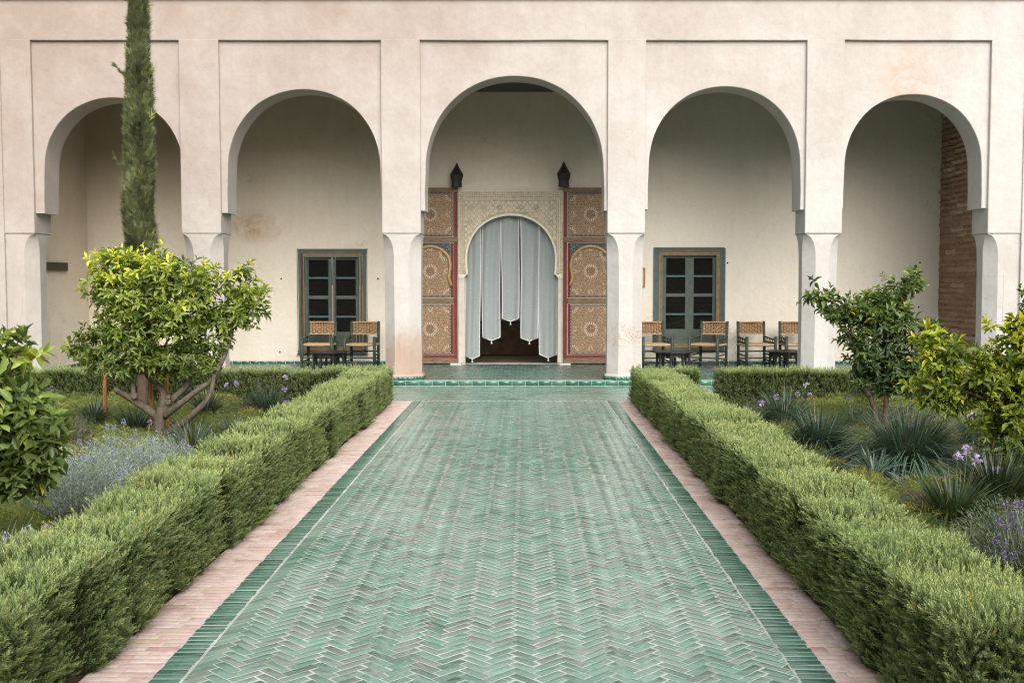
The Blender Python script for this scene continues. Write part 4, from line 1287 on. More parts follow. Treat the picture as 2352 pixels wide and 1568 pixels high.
#PLANTS
# ================================================================== PLANTS
# --- clipped rosemary hedges: a twiggy core and thousands of sprigs set by geometry nodes on computed points
def sprig_mesh(seed, n=46, h=.085):
    r = np.random.default_rng(seed); P, D, Nn, S, C = [], [], [], [], []
    bend = r.normal(0, .012, 2)
    for k in range(n):
        f = (k + .5) / n; a = k * 2.39996
        tilt = R(62 - 40 * f + r.normal(0, 8))
        d = np.array([math.cos(a) * math.sin(tilt), math.sin(a) * math.sin(tilt), math.cos(tilt)])
        p = np.array([bend[0] * f * f, bend[1] * f * f, h * f])
        l = (.026 - .009 * f) * r.uniform(.8, 1.2)
        P.append(p); D.append(d); Nn.append(np.cross(np.cross(d, [0, 0, 1]), d) + r.normal(0, .2, 3)); S.append((.0034, l, l))
        C.append((f, f, f, 1))
    Xa, Ya, Za = frames(np.array(D), np.array(Nn))
    tv = [(0, 0, 0), (-.5, .5, .05), (.5, .5, .05), (0, 1, 0)]
    c4 = np.repeat(np.array(C)[:, None, :], 4, 1); c4[:, 3, :3] = np.minimum(1, c4[:, 3, :3] + .15)
    return batch('sprig', tv, [(0, 2, 1), (1, 2, 3)], np.array(P), Xa, Ya, Za, np.array(S), M['sprig'], col=c4, me_only=True)
SPRIGS = []
for k in range(4):
    SPRIGS.append(bpy.data.objects.new('rosemary_sprig', sprig_mesh(k, 46, .070 + .016 * k)))

def scatter_group(sources, name):
    ng = bpy.data.node_groups.new(name, 'GeometryNodeTree')
    ng.interface.new_socket('Geometry', in_out='INPUT', socket_type='NodeSocketGeometry')
    ng.interface.new_socket('Geometry', in_out='OUTPUT', socket_type='NodeSocketGeometry')
    N = ng.nodes.new; Lk = ng.links.new
    gi, go = N('NodeGroupInput'), N('NodeGroupOutput')
    jn = N('GeometryNodeJoinGeometry')
    for s in reversed(sources):
        oi = N('GeometryNodeObjectInfo'); oi.inputs['Object'].default_value = s; oi.inputs['As Instance'].default_value = True
        Lk(oi.outputs['Geometry'], jn.inputs[0])
    ip = N('GeometryNodeInstanceOnPoints'); ip.inputs['Pick Instance'].default_value = True
    def attr(nm, ty):
        q = N('GeometryNodeInputNamedAttribute'); q.data_type = ty; q.inputs['Name'].default_value = nm; return q.outputs[0]
    Lk(gi.outputs[0], ip.inputs['Points']); Lk(jn.outputs[0], ip.inputs['Instance'])
    Lk(attr('idx', 'INT'), ip.inputs['Instance Index'])
    er = N('FunctionNodeEulerToRotation'); Lk(attr('rot', 'FLOAT_VECTOR'), er.inputs[0]); Lk(er.outputs[0], ip.inputs['Rotation'])
    Lk(attr('scl', 'FLOAT'), ip.inputs['Scale'])
    Lk(ip.outputs[0], go.inputs[0])
    return ng
NG_SPRIG = scatter_group(SPRIGS, 'sprig_scatter')

def points_object(name, pos, dirs, spin, scl, idx, ng, parent, top_light):
    off = WL.get(parent.name, Vector((0, 0, 0)))
    me = bpy.data.meshes.new(name); n = len(pos)
    me.vertices.add(n); me.vertices.foreach_set('co', (np.asarray(pos) - np.array(off)).reshape(-1))
    rot = np.zeros((n, 3))
    for i in range(n):
        q = Vector(dirs[i]).to_track_quat('Z', 'Y') @ Matrix.Rotation(spin[i], 3, 'Z').to_quaternion()
        rot[i] = q.to_euler()
    for nm, ty, arr, key in (('rot', 'FLOAT_VECTOR', rot, 'vector'), ('scl', 'FLOAT', scl, 'value'), ('idx', 'INT', idx, 'value'), ('top_light', 'FLOAT', top_light, 'value')):
        a = me.attributes.new(nm, ty, 'POINT'); a.data.foreach_set(key, np.asarray(arr).reshape(-1).astype(np.int32 if ty == 'INT' else np.float32))
    o = link(name, me, parent)
    md = o.modifiers.new('scatter', 'NODES'); md.node_group = ng
    me.materials.append(M['sprig'])
    o['kind'] = 'stuff'
    return o

def hedge(p0, p1, w, h, label, density, seed, lump=.055, caps=(True, True), skip_under=.0, notch=.5, face=(1, 1, 1)):
    """Hedge along p0->p1, half-width w, height h. face: density factors of left side, top, right side."""
    p0, p1 = Vector((*p0, 0)), Vector((*p1, 0)); ax = (p1 - p0); Ln = ax.length; ax.normalize()
    lat = Vector((ax.y, -ax.x, 0))                    # to the right of the direction of travel
    root = empty('hedge', p0, label, 'hedge', 'clipped rosemary hedges round the garden beds')
    nph = 60; sec = []
    for k in range(nph + 1):
        t = PI * k / nph; c, s = math.cos(t), math.sin(t); n = 2 / 10
        sec.append((w * math.copysign(abs(c) ** n, c), h * abs(s) ** n))
    sec = np.array(sec)
    seg = np.linalg.norm(np.diff(sec, axis=0), axis=1); cum = np.concatenate([[0], np.cumsum(seg)]); per = cum[-1]
    rg = np.random.default_rng(seed)
    joints = []; y = rg.uniform(.2, .5)
    while y < Ln: joints.append((y, rg.uniform(.25, 1))); y += rg.uniform(.36, .62)
    seg_h = rg.normal(0, .026, len(joints) + 1) * (.3 + notch); seg_w = rg.normal(0, .014, len(joints) + 1) * (.4 + notch)
    jt = np.array([j for j, a in joints])
    def groove(t):
        g = 0
        for (j, a) in joints:
            d = abs(t - j)
            if d < .09: g = max(g, a * (1 - d / .09) ** 1.3)
        return g
    def surf(t, u, inset=0.0):
        """t along, u arclength across (0 right foot .. per left foot)."""
        i = min(int(np.searchsorted(cum, u) - 1), nph - 1); i = max(i, 0)
        f = (u - cum[i]) / max(seg[i], 1e-9)
        a = sec[i] + (sec[i + 1] - sec[i]) * f
        tg = (sec[i + 1] - sec[i]) / max(seg[i], 1e-9); nrm = np.array([tg[1], -tg[0]])
        side = 1 - min(1, abs(nrm[1]) * 1.2)
        P = p0 + ax * t + lat * a[0] + Vector((0, 0, a[1]))
        nz = mnoise.noise(P * 2.6 + Vector((seed * 3.1, 0, 0))) * lump + mnoise.noise(P * 7.0) * lump * .45
        g = groove(t) * (.035 + .085 * side) * (2 * notch) * (.5 + .9 * abs(mnoise.noise(Vector((t * 9, a[1] * 5, seed)))) + .2)
        k = int(np.searchsorted(jt, t)); top_ = max(0, nrm[1])
        # every bush of the row is a soft mound of its own
        j0 = jt[k - 1] if k > 0 else 0; j1 = jt[k] if k < len(jt) else Ln
        dome = math.sin(PI * min(1, max(0, (t - j0) / max(j1 - j0, .05)))) ** .6
        d = nz - g - inset - .02 + top_ * (seg_h[k] + .036 * notch * 2 * (dome - .8)) + side * seg_w[k]
        low = max(0, .12 - a[1]) / .12
        d += .012 * low * side
        nv = lat * nrm[0] + Vector((0, 0, nrm[1]))
        return P + nv * d, nv
    # core
    m = MB(); ns = max(int(Ln / .12), 2); nc = 26
    for j in range(ns + 1):
        secp = []
        for k in range(nc + 1):
            P, nv = surf(Ln * j / ns, per * k / nc, .055); P.z = max(P.z, .0)
            if j in (0, ns): P += ax * (.05 if j == 0 else -.05)
            secp.append(P)
        m.v += [tuple(q) for q in secp]
    for j in range(ns):
        for k in range(nc):
            a = j * (nc + 1) + k; m.f.append((a, a + nc + 1, a + nc + 2, a + 1)); m.m.append(0)
    m.f.append(tuple(range(nc + 1))); m.m.append(0)
    m.f.append(tuple(range(ns * (nc + 1), (ns + 1) * (nc + 1)))[::-1]); m.m.append(0)
    m.build('inner_twigs', M['twig'], root)
    # sprigs
    n = int(Ln * per * density); pos, dr, ng_ = [], [], []
    for _ in range(n):
        t, u = rg.uniform(-.01, Ln + .01), rg.uniform(0, per)
        P, nv = surf(min(max(t, 0), Ln), u)
        fz = face[0] if u > per * .72 else face[2] if u < per * .28 else face[1]
        if rg.random() > fz: continue
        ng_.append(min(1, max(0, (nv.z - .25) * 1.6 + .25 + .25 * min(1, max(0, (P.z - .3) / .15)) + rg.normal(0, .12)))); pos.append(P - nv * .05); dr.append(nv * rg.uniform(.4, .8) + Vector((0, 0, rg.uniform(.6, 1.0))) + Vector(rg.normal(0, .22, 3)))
    for e, on in enumerate(caps):
        if not on: continue
        for _ in range(int(w * 2 * h * density)):
            a, z = rg.uniform(-w, w) * .97, rg.uniform(.02, h - .02)
            P = p0 + ax * (0 if e == 0 else Ln) + lat * a + Vector((0, 0, z)); sg = -1 if e == 0 else 1
            d = mnoise.noise(P * 3) * lump
            nv = ax * sg
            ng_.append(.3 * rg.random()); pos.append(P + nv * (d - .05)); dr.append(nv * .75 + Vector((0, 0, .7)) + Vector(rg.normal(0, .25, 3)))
    pos = np.array(pos); n = len(pos)
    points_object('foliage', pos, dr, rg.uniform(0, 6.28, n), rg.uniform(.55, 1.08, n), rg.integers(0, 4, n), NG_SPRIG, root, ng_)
    return root
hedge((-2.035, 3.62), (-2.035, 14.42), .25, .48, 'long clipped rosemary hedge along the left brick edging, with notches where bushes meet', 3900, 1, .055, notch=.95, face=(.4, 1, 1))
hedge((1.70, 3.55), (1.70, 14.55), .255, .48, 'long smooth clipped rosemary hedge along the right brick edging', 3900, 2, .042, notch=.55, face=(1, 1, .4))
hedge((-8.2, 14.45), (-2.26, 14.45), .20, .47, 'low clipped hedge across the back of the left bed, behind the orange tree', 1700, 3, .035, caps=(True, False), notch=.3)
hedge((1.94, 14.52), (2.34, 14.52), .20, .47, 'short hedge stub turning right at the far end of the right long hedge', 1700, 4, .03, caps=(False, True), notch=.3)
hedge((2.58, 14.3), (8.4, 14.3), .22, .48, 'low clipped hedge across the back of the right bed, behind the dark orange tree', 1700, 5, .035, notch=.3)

# --- citrus trees
LV = [(0, 0, 0), (-.42, .28, .05), (0, .28, -.05), (.42, .28, .05), (-.46, .6, .03), (0, .6, -.10), (.46, .6, .03), (0, 1, -.22)]
LF = [(0, 2, 1), (0, 3, 2), (1, 2, 5, 4), (2, 3, 6, 5), (4, 5, 7), (5, 6, 7)]
def leaf_variant(k):
    r = np.random.default_rng(40 + k); tv = np.array(LV)
    tv[:, 2] = tv[:, 2] * r.uniform(.3, 1.6) ; tv[:, 0] += .10 * r.normal() * tv[:, 1] ** 2
    return tv
LEAFV = [leaf_variant(k) for k in range(5)]
LEAFME = []
for k in range(5):
    me = bpy.data.meshes.new('leaf'); me.from_pydata([tuple(v) for v in LEAFV[k]], [], LF); me.materials.append(M['leaf_obj']); me.polygons.foreach_set('use_smooth', [True] * len(LF)); me.update(); LEAFME.append(me)

def shoots_to_leaves(shoots, size, rg, nleaf=(6, 11), spread=1.0):
    """shoots: (pos, dir, tint colour). Leaves radiate round each shoot tip."""
    P, D, Nn, S, C = [], [], [], [], []
    for (p, d, c, sz) in shoots:
        p, d = np.array(p), unit(np.array(d)); n = rg.integers(*nleaf); a0 = rg.uniform(0, 6.28)
        s = np.cross(d, [.3, .2, 1.]); s = unit(s); q = np.cross(d, s)
        ln = size * sz * 1.1
        for k in range(n):
            f = (k + .5) / n; a = a0 + k * 2.4
            tilt = R((78 - 52 * f) * spread + rg.normal(0, 9))
            rad = s * math.cos(a) + q * math.sin(a)
            dd = d * math.cos(tilt) + rad * math.sin(tilt) + np.array([0, 0, -.22 * (1 - f)]) + rg.normal(0, .1, 3)
            l = size * sz * rg.uniform(.55, 1.25) * (1 - .25 * f)
            P.append(p + d * ln * (f - .6)); D.append(dd); Nn.append(d * .8 - rad * .3 + np.array([0, 0, .5]) + rg.normal(0, .25, 3))
            S.append((l * rg.uniform(.34, .46), l, l))
            cc = np.array(c) * rg.uniform(.75, 1.25) * np.array([rg.uniform(.9, 1.12), 1, rg.uniform(.85, 1.1)])
            if rg.random() < .006: cc = np.array([.42, .32, .03])
            C.append((*(cc * 1.35), 1))
    return np.array(P), np.array(D), np.array(Nn), np.array(S), np.array(C)

def crown(parent, shoots, size, rg, max_leaf=260, nleaf=(6, 11)):
    P, D, Nn, S, C = shoots_to_leaves(shoots, size, rg, nleaf)
    X, Y, Z = frames(D, Nn)
    tip = P + Y * (S[:, 1:2] * .5)
    pr = project(tip); best = {}
    inside = (pr[:, 0] > -15) & (pr[:, 0] < 2367) & (pr[:, 1] > -15) & (pr[:, 1] < 1583)
    cell = max(6.0, size * FPX / np.median(pr[:, 2]) * .36)
    for i in np.where(inside)[0]:
        key = (int(pr[i, 0] / cell), int(pr[i, 1] / cell))
        if key not in best or pr[i, 2] < pr[best[key], 2]: best[key] = i
    front = sorted(best.values(), key=lambda i: pr[i, 2])[:max_leaf]
    fs = set(front); off = np.array(WL[parent.name])
    for i in front:
        o = bpy.data.objects.new('leaf', LEAFME[i % 5]); COL.objects.link(o); o.parent = parent
        mtx = Matrix(((X[i][0], Y[i][0], Z[i][0]), (X[i][1], Y[i][1], Z[i][1]), (X[i][2], Y[i][2], Z[i][2])))
        o.location = P[i] - off; o.rotation_euler = mtx.to_euler(); o.scale = S[i]; o.color = C[i]
    rest = np.array([i for i in range(len(P)) if i not in fs])
    batch('crown', LEAFV[1], LF, P[rest], X[rest], Y[rest], Z[rest], S[rest], M['leaf_attr'], parent, C[rest], 'stuff', smooth=True)

def blob_shoots(blobs, Y, rg, per_m2=120, yel=(.50, .52, .07), mid=(.235, .285, .055), dark=(.095, .135, .034), top=None, bot=None, inner=.3, dy=1.0):
    """blobs: (px, py, rx, ry) ellipses in photo pixels at depth Y (+ optional depth offset)."""
    sh = []
    ys = [b[1] - b[3] for b in blobs] + [b[1] + b[3] for b in blobs]
    top = top if top is not None else min(ys); bot = bot if bot is not None else max(ys)
    for b in blobs:
        oy = b[4] if len(b) > 4 else 0
        c = at(b[0], b[1], Y + oy); k = (Y + oy) / FPX
        rx, rz = b[2] * k, b[3] * k; ry = (rx + rz) / 2 * dy
        area = 4 * PI * ((rx * rz) ** 1.6 / 3 + 2 * (max(rx, rz) * ry) ** 1.6 / 3) ** (1 / 1.6)
        for _ in range(max(5, int(area * per_m2))):
            d = unit(rg.normal(0, 1, 3)); rr = 1 - inner * rg.random() ** 1.5
            lp = .84 + .42 * mnoise.noise(Vector(d * 2.1) + Vector((b[0], b[1], 0)))
            p = np.array([c.x + d[0] * rx * rr * lp, c.y + d[1] * ry * rr * lp, c.z + d[2] * rz * rr * lp])
            if rg.random() < .10: p = p + (d + np.array([0, 0, .5])) * rg.uniform(.03, .13)
            dd = d * np.array([1 / rx, 1 / ry, 1 / rz]) * min(rx, rz); dd = unit(dd) + np.array([0, 0, .45]) + rg.normal(0, .25, 3)
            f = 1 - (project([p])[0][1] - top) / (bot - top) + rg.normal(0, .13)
            # yellow green at the top, darker leaves lower down and inside
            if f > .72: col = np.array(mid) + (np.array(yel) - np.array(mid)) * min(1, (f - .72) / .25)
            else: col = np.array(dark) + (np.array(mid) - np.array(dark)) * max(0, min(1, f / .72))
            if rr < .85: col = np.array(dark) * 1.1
            sh.append((p, dd, col, rg.uniform(.8, 1.15)))
    return sh

def limb(parent, pts, rads, Y, name='branch', material='bark', n=8, dys=None):
    q = MB(); P = []; rads = [r * .86 for r in rads]
    for k, (x, y) in enumerate(pts):
        v = at(x, y, Y + (dys[k] if dys else 0)); P.append(v)
    # subdivide smoothly (Catmull-Rom)
    out, rr = [], []
    for i in range(len(P) - 1):
        p0, p1, p2, p3 = P[max(i - 1, 0)], P[i], P[i + 1], P[min(i + 2, len(P) - 1)]
        for s in range(4):
            t = s / 4
            out.append(.5 * ((2 * p1) + (p2 - p0) * t + (2 * p0 - 5 * p1 + 4 * p2 - p3) * t * t + (3 * p1 - p0 - 3 * p2 + p3) * t ** 3)); rr.append(rads[i] + (rads[i + 1] - rads[i]) * t)
    out.append(P[-1]); rr.append(rads[-1])
    q.tube(out, rr, n, wob=.06)
    return q.build(name, M[material], parent, smooth=True)

rg = np.random.default_rng(11)
YT = 10.4
t1 = empty('orange_tree', ground(365, 1036, .02), 'broad leafy orange tree on a thick forked trunk in the left bed, before the cypress', 'tree', 'orange trees in the beds')
limb(t1, [(366, 1040), (364, 1000), (370, 950), (372, 935)], [.074, .062, .058, .05], YT, 'trunk', n=12)
for pts, rd, dy in (
        ([(368, 962), (338, 940), (300, 915), (262, 893)], [.050, .044, .038, .030], [0, .05, .0, -.1]),
        ([(305, 918), (306, 890), (300, 862), (292, 835), (270, 760)], [.030, .027, .024, .022, .015], [0, .02, 0, 0, 0]),
        ([(372, 945), (376, 905), (358, 880), (338, 860), (325, 800)], [.045, .036, .032, .028, .018], [.0, .1, .15, .2, .2]),
        ([(372, 950), (398, 915), (428, 885), (440, 845), (436, 780)], [.045, .036, .032, .026, .018], [0, 0, .1, .1, .1]),
        ([(378, 955), (410, 930), (455, 895), (490, 868), (522, 800), (540, 730), (545, 680)], [.046, .038, .032, .027, .022, .016, .009], [0, -.1, -.1, -.05, .0, .08, .1]),
        ([(376, 1000), (415, 975), (450, 945), (482, 908), (492, 860)], [.046, .040, .036, .030, .022], [0, -.12, -.2, -.2, -.15])):
    limb(t1, pts, rd, YT, dys=dy)
for (x, y, r_) in ((308, 909, .03), (385, 922, .032), (386, 912, .022)):
    p = at(x, y, YT - .07); q = MB(); q.tube([p + Vector((0, .05, 0)), p], [r_ * .9, r_], 8); q.build('branch_stub', M['bark'], t1)
B1 = [(265, 615, 68, 48), (345, 622, 78, 52), (425, 632, 72, 52), (462, 655, 42, 34), (250, 680, 55, 58), (330, 690, 90, 70), (415, 700, 80, 66),
      (300, 760, 72, 60), (390, 775, 90, 64), (240, 780, 58, 50), (200, 800, 42, 36), (270, 835, 60, 36), (350, 832, 70, 36), (430, 828, 66, 36),
      (300, 578, 24, 20), (548, 650, 36, 46), (575, 680, 36, 34), (540, 712, 44, 38), (490, 740, 36, 34), (560, 725, 40, 28), (500, 785, 40, 34), (470, 720, 34, 30), (480, 835, 30, 30), (600, 715, 16, 16), (222, 640, 26, 26)]
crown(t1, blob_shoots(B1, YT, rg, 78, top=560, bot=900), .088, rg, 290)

t2 = empty('orange_tree', at(60, 1130, 5.9), 'nearest orange tree at the left edge with big glossy dark leaves hanging low', 'tree', 'orange trees in the beds')
limb(t2, [(-60, 1330), (-55, 1200), (-40, 1000), (-20, 850)], [.05, .045, .035, .02], 5.9, 'trunk', 'bark2')
for pts in (([(-45, 1050), (20, 1000), (90, 970)]), ([(-35, 950), (20, 860), (40, 800)]), ([(-50, 1120), (30, 1090), (100, 1060)])):
    limb(t2, pts, [.022, .016, .010], 5.9, material='bark2')
B2 = [(100, 990, 40, 34), (95, 1030, 40, 34), (60, 930, 46, 40), (20, 810, 40, 34), (50, 800, 30, 28), (-30, 880, 60, 60), (30, 905, 50, 40), (-10, 960, 90, 60), (90, 960, 52, 48), (60, 1010, 80, 55), (0, 1050, 80, 60), (100, 1050, 44, 44), (40, 1100, 70, 40), (-60, 1000, 90, 130), (95, 1095, 24, 26)]
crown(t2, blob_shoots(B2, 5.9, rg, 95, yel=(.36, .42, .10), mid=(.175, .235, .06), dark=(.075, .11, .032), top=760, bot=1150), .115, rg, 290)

YR = 11.4
t3 = empty('orange_tree', ground(2020, 985, .05), 'dark green orange tree with two thin trunks in the right bed', 'tree', 'orange trees in the beds')
limb(t3, [(2012, 985), (2010, 950), (2000, 915), (1982, 885), (1975, 840), (1965, 780), (1930, 710), (1890, 685)], [.038, .034, .032, .030, .024, .018, .013, .008], YR, 'trunk', 'bark2')
limb(t3, [(2028, 985), (2034, 950), (2036, 905), (2040, 850), (2045, 780), (2070, 690), (2100, 640)], [.042, .034, .030, .026, .020, .013, .008], YR, 'trunk', 'bark2')
limb(t3, [(1975, 840), (1950, 770), (1900, 720)], [.018, .014, .008], YR, material='bark2')
limb(t3, [(2040, 850), (2090, 790), (2130, 750)], [.018, .014, .008], YR, material='bark2')
B3 = [(1880, 680, 34, 22), (1925, 705, 42, 28), (1960, 720, 36, 30), (2000, 705, 40, 36), (2040, 690, 46, 36), (2075, 665, 32, 26), (2100, 640, 20, 22), (2020, 740, 52, 38), (2060, 725, 40, 40), (1965, 770, 40, 40), (2010, 790, 56, 40), (2070, 775, 46, 38),
      (1990, 835, 44, 36), (2040, 845, 56, 40), (2090, 835, 40, 44), (2000, 875, 36, 26), (2060, 885, 44, 28), (1935, 720, 24, 18), (2140, 760, 28, 36), (2150, 790, 24, 20)]
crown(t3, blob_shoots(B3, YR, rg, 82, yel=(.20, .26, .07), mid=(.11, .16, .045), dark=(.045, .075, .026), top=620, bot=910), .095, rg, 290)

YL = 8.5
t4 = empty('orange_tree', ground(2390, 1120, .02), 'bright yellow green orange tree spreading in from the right edge', 'tree', 'orange trees in the beds')
limb(t4, [(2400, 1130), (2400, 1050), (2380, 950), (2330, 860)], [.05, .045, .036, .02], YL, 'trunk', 'bark2')
for pts in ([(2390, 980), (2280, 900), (2170, 830), (2130, 780)], [(2385, 950), (2300, 930), (2200, 890)], [(2395, 1030), (2330, 1000), (2280, 990)]):
    limb(t4, pts, [.022, .018, .013, .008][:len(pts)], YL, material='bark2')
limb(t4, [(2262, 1120), (2272, 1060), (2285, 1010)], [.020, .018, .012], YL, 'trunk', 'bark2')
B4 = [(2130, 780, 26, 34), (2150, 830, 50, 44), (2190, 810, 46, 36), (2230, 850, 60, 46), (2290, 830, 46, 56), (2330, 800, 44, 66), (2345, 760, 30, 30), (2160, 890, 56, 40), (2230, 905, 64, 42), (2300, 900, 60, 50), (2350, 880, 60, 70), (2120, 900, 30, 30),
      (2180, 930, 40, 24), (2320, 960, 52, 40), (2270, 980, 40, 36), (2330, 1010, 50, 36), (2380, 960, 70, 90), (2360, 1040, 50, 40), (2300, 1030, 36, 30), (2370, 720, 24, 60)]
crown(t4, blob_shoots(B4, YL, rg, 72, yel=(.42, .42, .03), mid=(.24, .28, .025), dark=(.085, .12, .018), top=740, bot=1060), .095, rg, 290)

# --- cypress
YC = 13.5
cy = empty('cypress_tree', ground(322, 905, 0) * 0 + Vector((at(322, 900, YC).x, YC, 0)), 'tall thin cypress rising past the top of the picture behind the orange tree', 'tree')
cx0 = at(322, 600, YC).x; lean = (at(316, 0, YC).x - at(320, 560, YC).x) / (at(0, 0, YC).z - at(0, 560, YC).z)
q = MB(); q.tube([(cx0, YC, 0), (cx0, YC, 2), (cx0 + lean * 3.7, YC, 5.9)], [.07, .05, .012], 9); q.build('trunk', M['bark2'], cy)
n = 26000; zz = RNG.uniform(0.5, 6.25, n)
hwf = lambda z: np.interp(z, [.4, 1.2, 2.1, 3.5, 4.65, 5.2, 5.8, 6.3], [.11, .172, .182, .150, .098, .062, .03, .005])
hw = hwf(zz); ang = RNG.uniform(0, 2 * PI, n)
lump = np.array([mnoise.noise(Vector((math.cos(a) * 1.2, math.sin(a) * 1.2, z * 2.2))) for a, z in zip(ang, zz)])
rad = hw * (1 + .42 * lump) * (1 - .35 * RNG.random(n) ** 2)
rv = np.stack([np.cos(ang), np.sin(ang), np.zeros(n)], 1)
pos = np.stack([cx0 + lean * np.maximum(zz - 2.2, 0), np.full(n, YC), zz], 1) + rv * rad[:, None] * .92
D = rv * RNG.uniform(.2, .85, n)[:, None] + np.array([0, 0, 1.]) + RNG.normal(0, .16, (n, 3))
odd = RNG.random(n) < .02; D[odd] += rv[odd] * .9
Nn = rv + RNG.normal(0, .5, (n, 3))
X, Y, Z = frames(D, Nn)
tv = [(0, 0, 0)]; tf = []
for (x0, y0, x1, y1) in ((0, 0, 0, 1), (0, .2, -.30, .75), (0, .2, .30, .75), (0, .45, -.22, .98), (0, .45, .22, .98), (0, .05, -.24, .5), (0, .05, .24, .5)):
    o = len(tv); dx, dy = x1 - x0, y1 - y0; l = math.hypot(dx, dy); px_, py_ = -dy / l * .05, dx / l * .05
    tv += [(x0 - px_, y0 - py_, 0), (x0 + px_, y0 + py_, 0), (x1, y1, .06)]; tf.append((o, o + 1, o + 2))
l = RNG.uniform(.06, .125, n) * np.where(RNG.random(n) < .06, 1.5, 1)
c = np.array([.13, .148, .075]) * RNG.uniform(.5, 1.5, n)[:, None] * (1 + .9 * lump[:, None]); c[RNG.random(n) < .12] *= np.array([1.6, 1.45, .8])
batch('crown', tv, tf, pos, X, Y, Z, np.stack([l, l, l], 1), M['needle'], cy, np.concatenate([c, np.ones((n, 1))], 1), 'stuff')
q = MB(); ns = 40
q.ring([[(cx0 + lean * max(z - 2.2, 0) + .62 * hwf(z) * math.cos(t), YC + .62 * hwf(z) * math.sin(t), z) for t in np.linspace(0, 2 * PI, 13)[:-1]] for z in np.linspace(.5, 6.0, ns)])
q.build('inner_twigs', M['twig'], cy)
for (bx, by, ex, ey) in ((300, 190, 262, 150), (295, 420, 258, 352), (308, 8, 272, -6)):
    k = 34; P0, P1 = np.array(at(bx, by, YC - .1)), np.array(at(ex, ey, YC - .12)); f = RNG.random(k)
    pos = P0 + (P1 - P0) * f[:, None]; D = unit(P1 - P0) + RNG.normal(0, .35, (k, 3)) + np.array([0, 0, .3]); X, Y, Z = frames(D, RNG.normal(0, 1, (k, 3)) + np.array([0, -2, 0]))
    l = RNG.uniform(.05, .085, k); cc = np.tile([.10, .11, .04, 1], (k, 1))
    batch('stray_branch', tv, tf, pos, X, Y, Z, np.stack([l, l, l], 1), M['needle'], cy, cc)

# --- stakes
for (px, py0, py1, Y, r_, lab) in ((240, 800, 968, 11.9, .021, 'leftmost rough orange pine stake behind the left orange tree'), (347, 690, 990, 11.0, .022, 'middle orange pine stake rising through the left orange tree, just left of its trunk'), (383, 810, 985, 11.4, .021, 'right orange pine stake behind the forked trunk of the left orange tree')):
    g0 = Vector((at(px, py1, Y).x, Y, 0))
    s = empty('tree_stake', g0, lab, 'stake', 'orange pine stakes round the left orange tree')
    tp = at(px, py0, Y); q = MB()
    q.tube([(g0.x, Y, -.02), (g0.x + .01, Y, tp.z * .4), (tp.x - .006, Y, tp.z * .75), (tp.x, Y, tp.z)], [r_ * 1.1, r_, r_ * .95, r_ * .9], 9, wob=.12); q.build('pole', M['stake'], s)

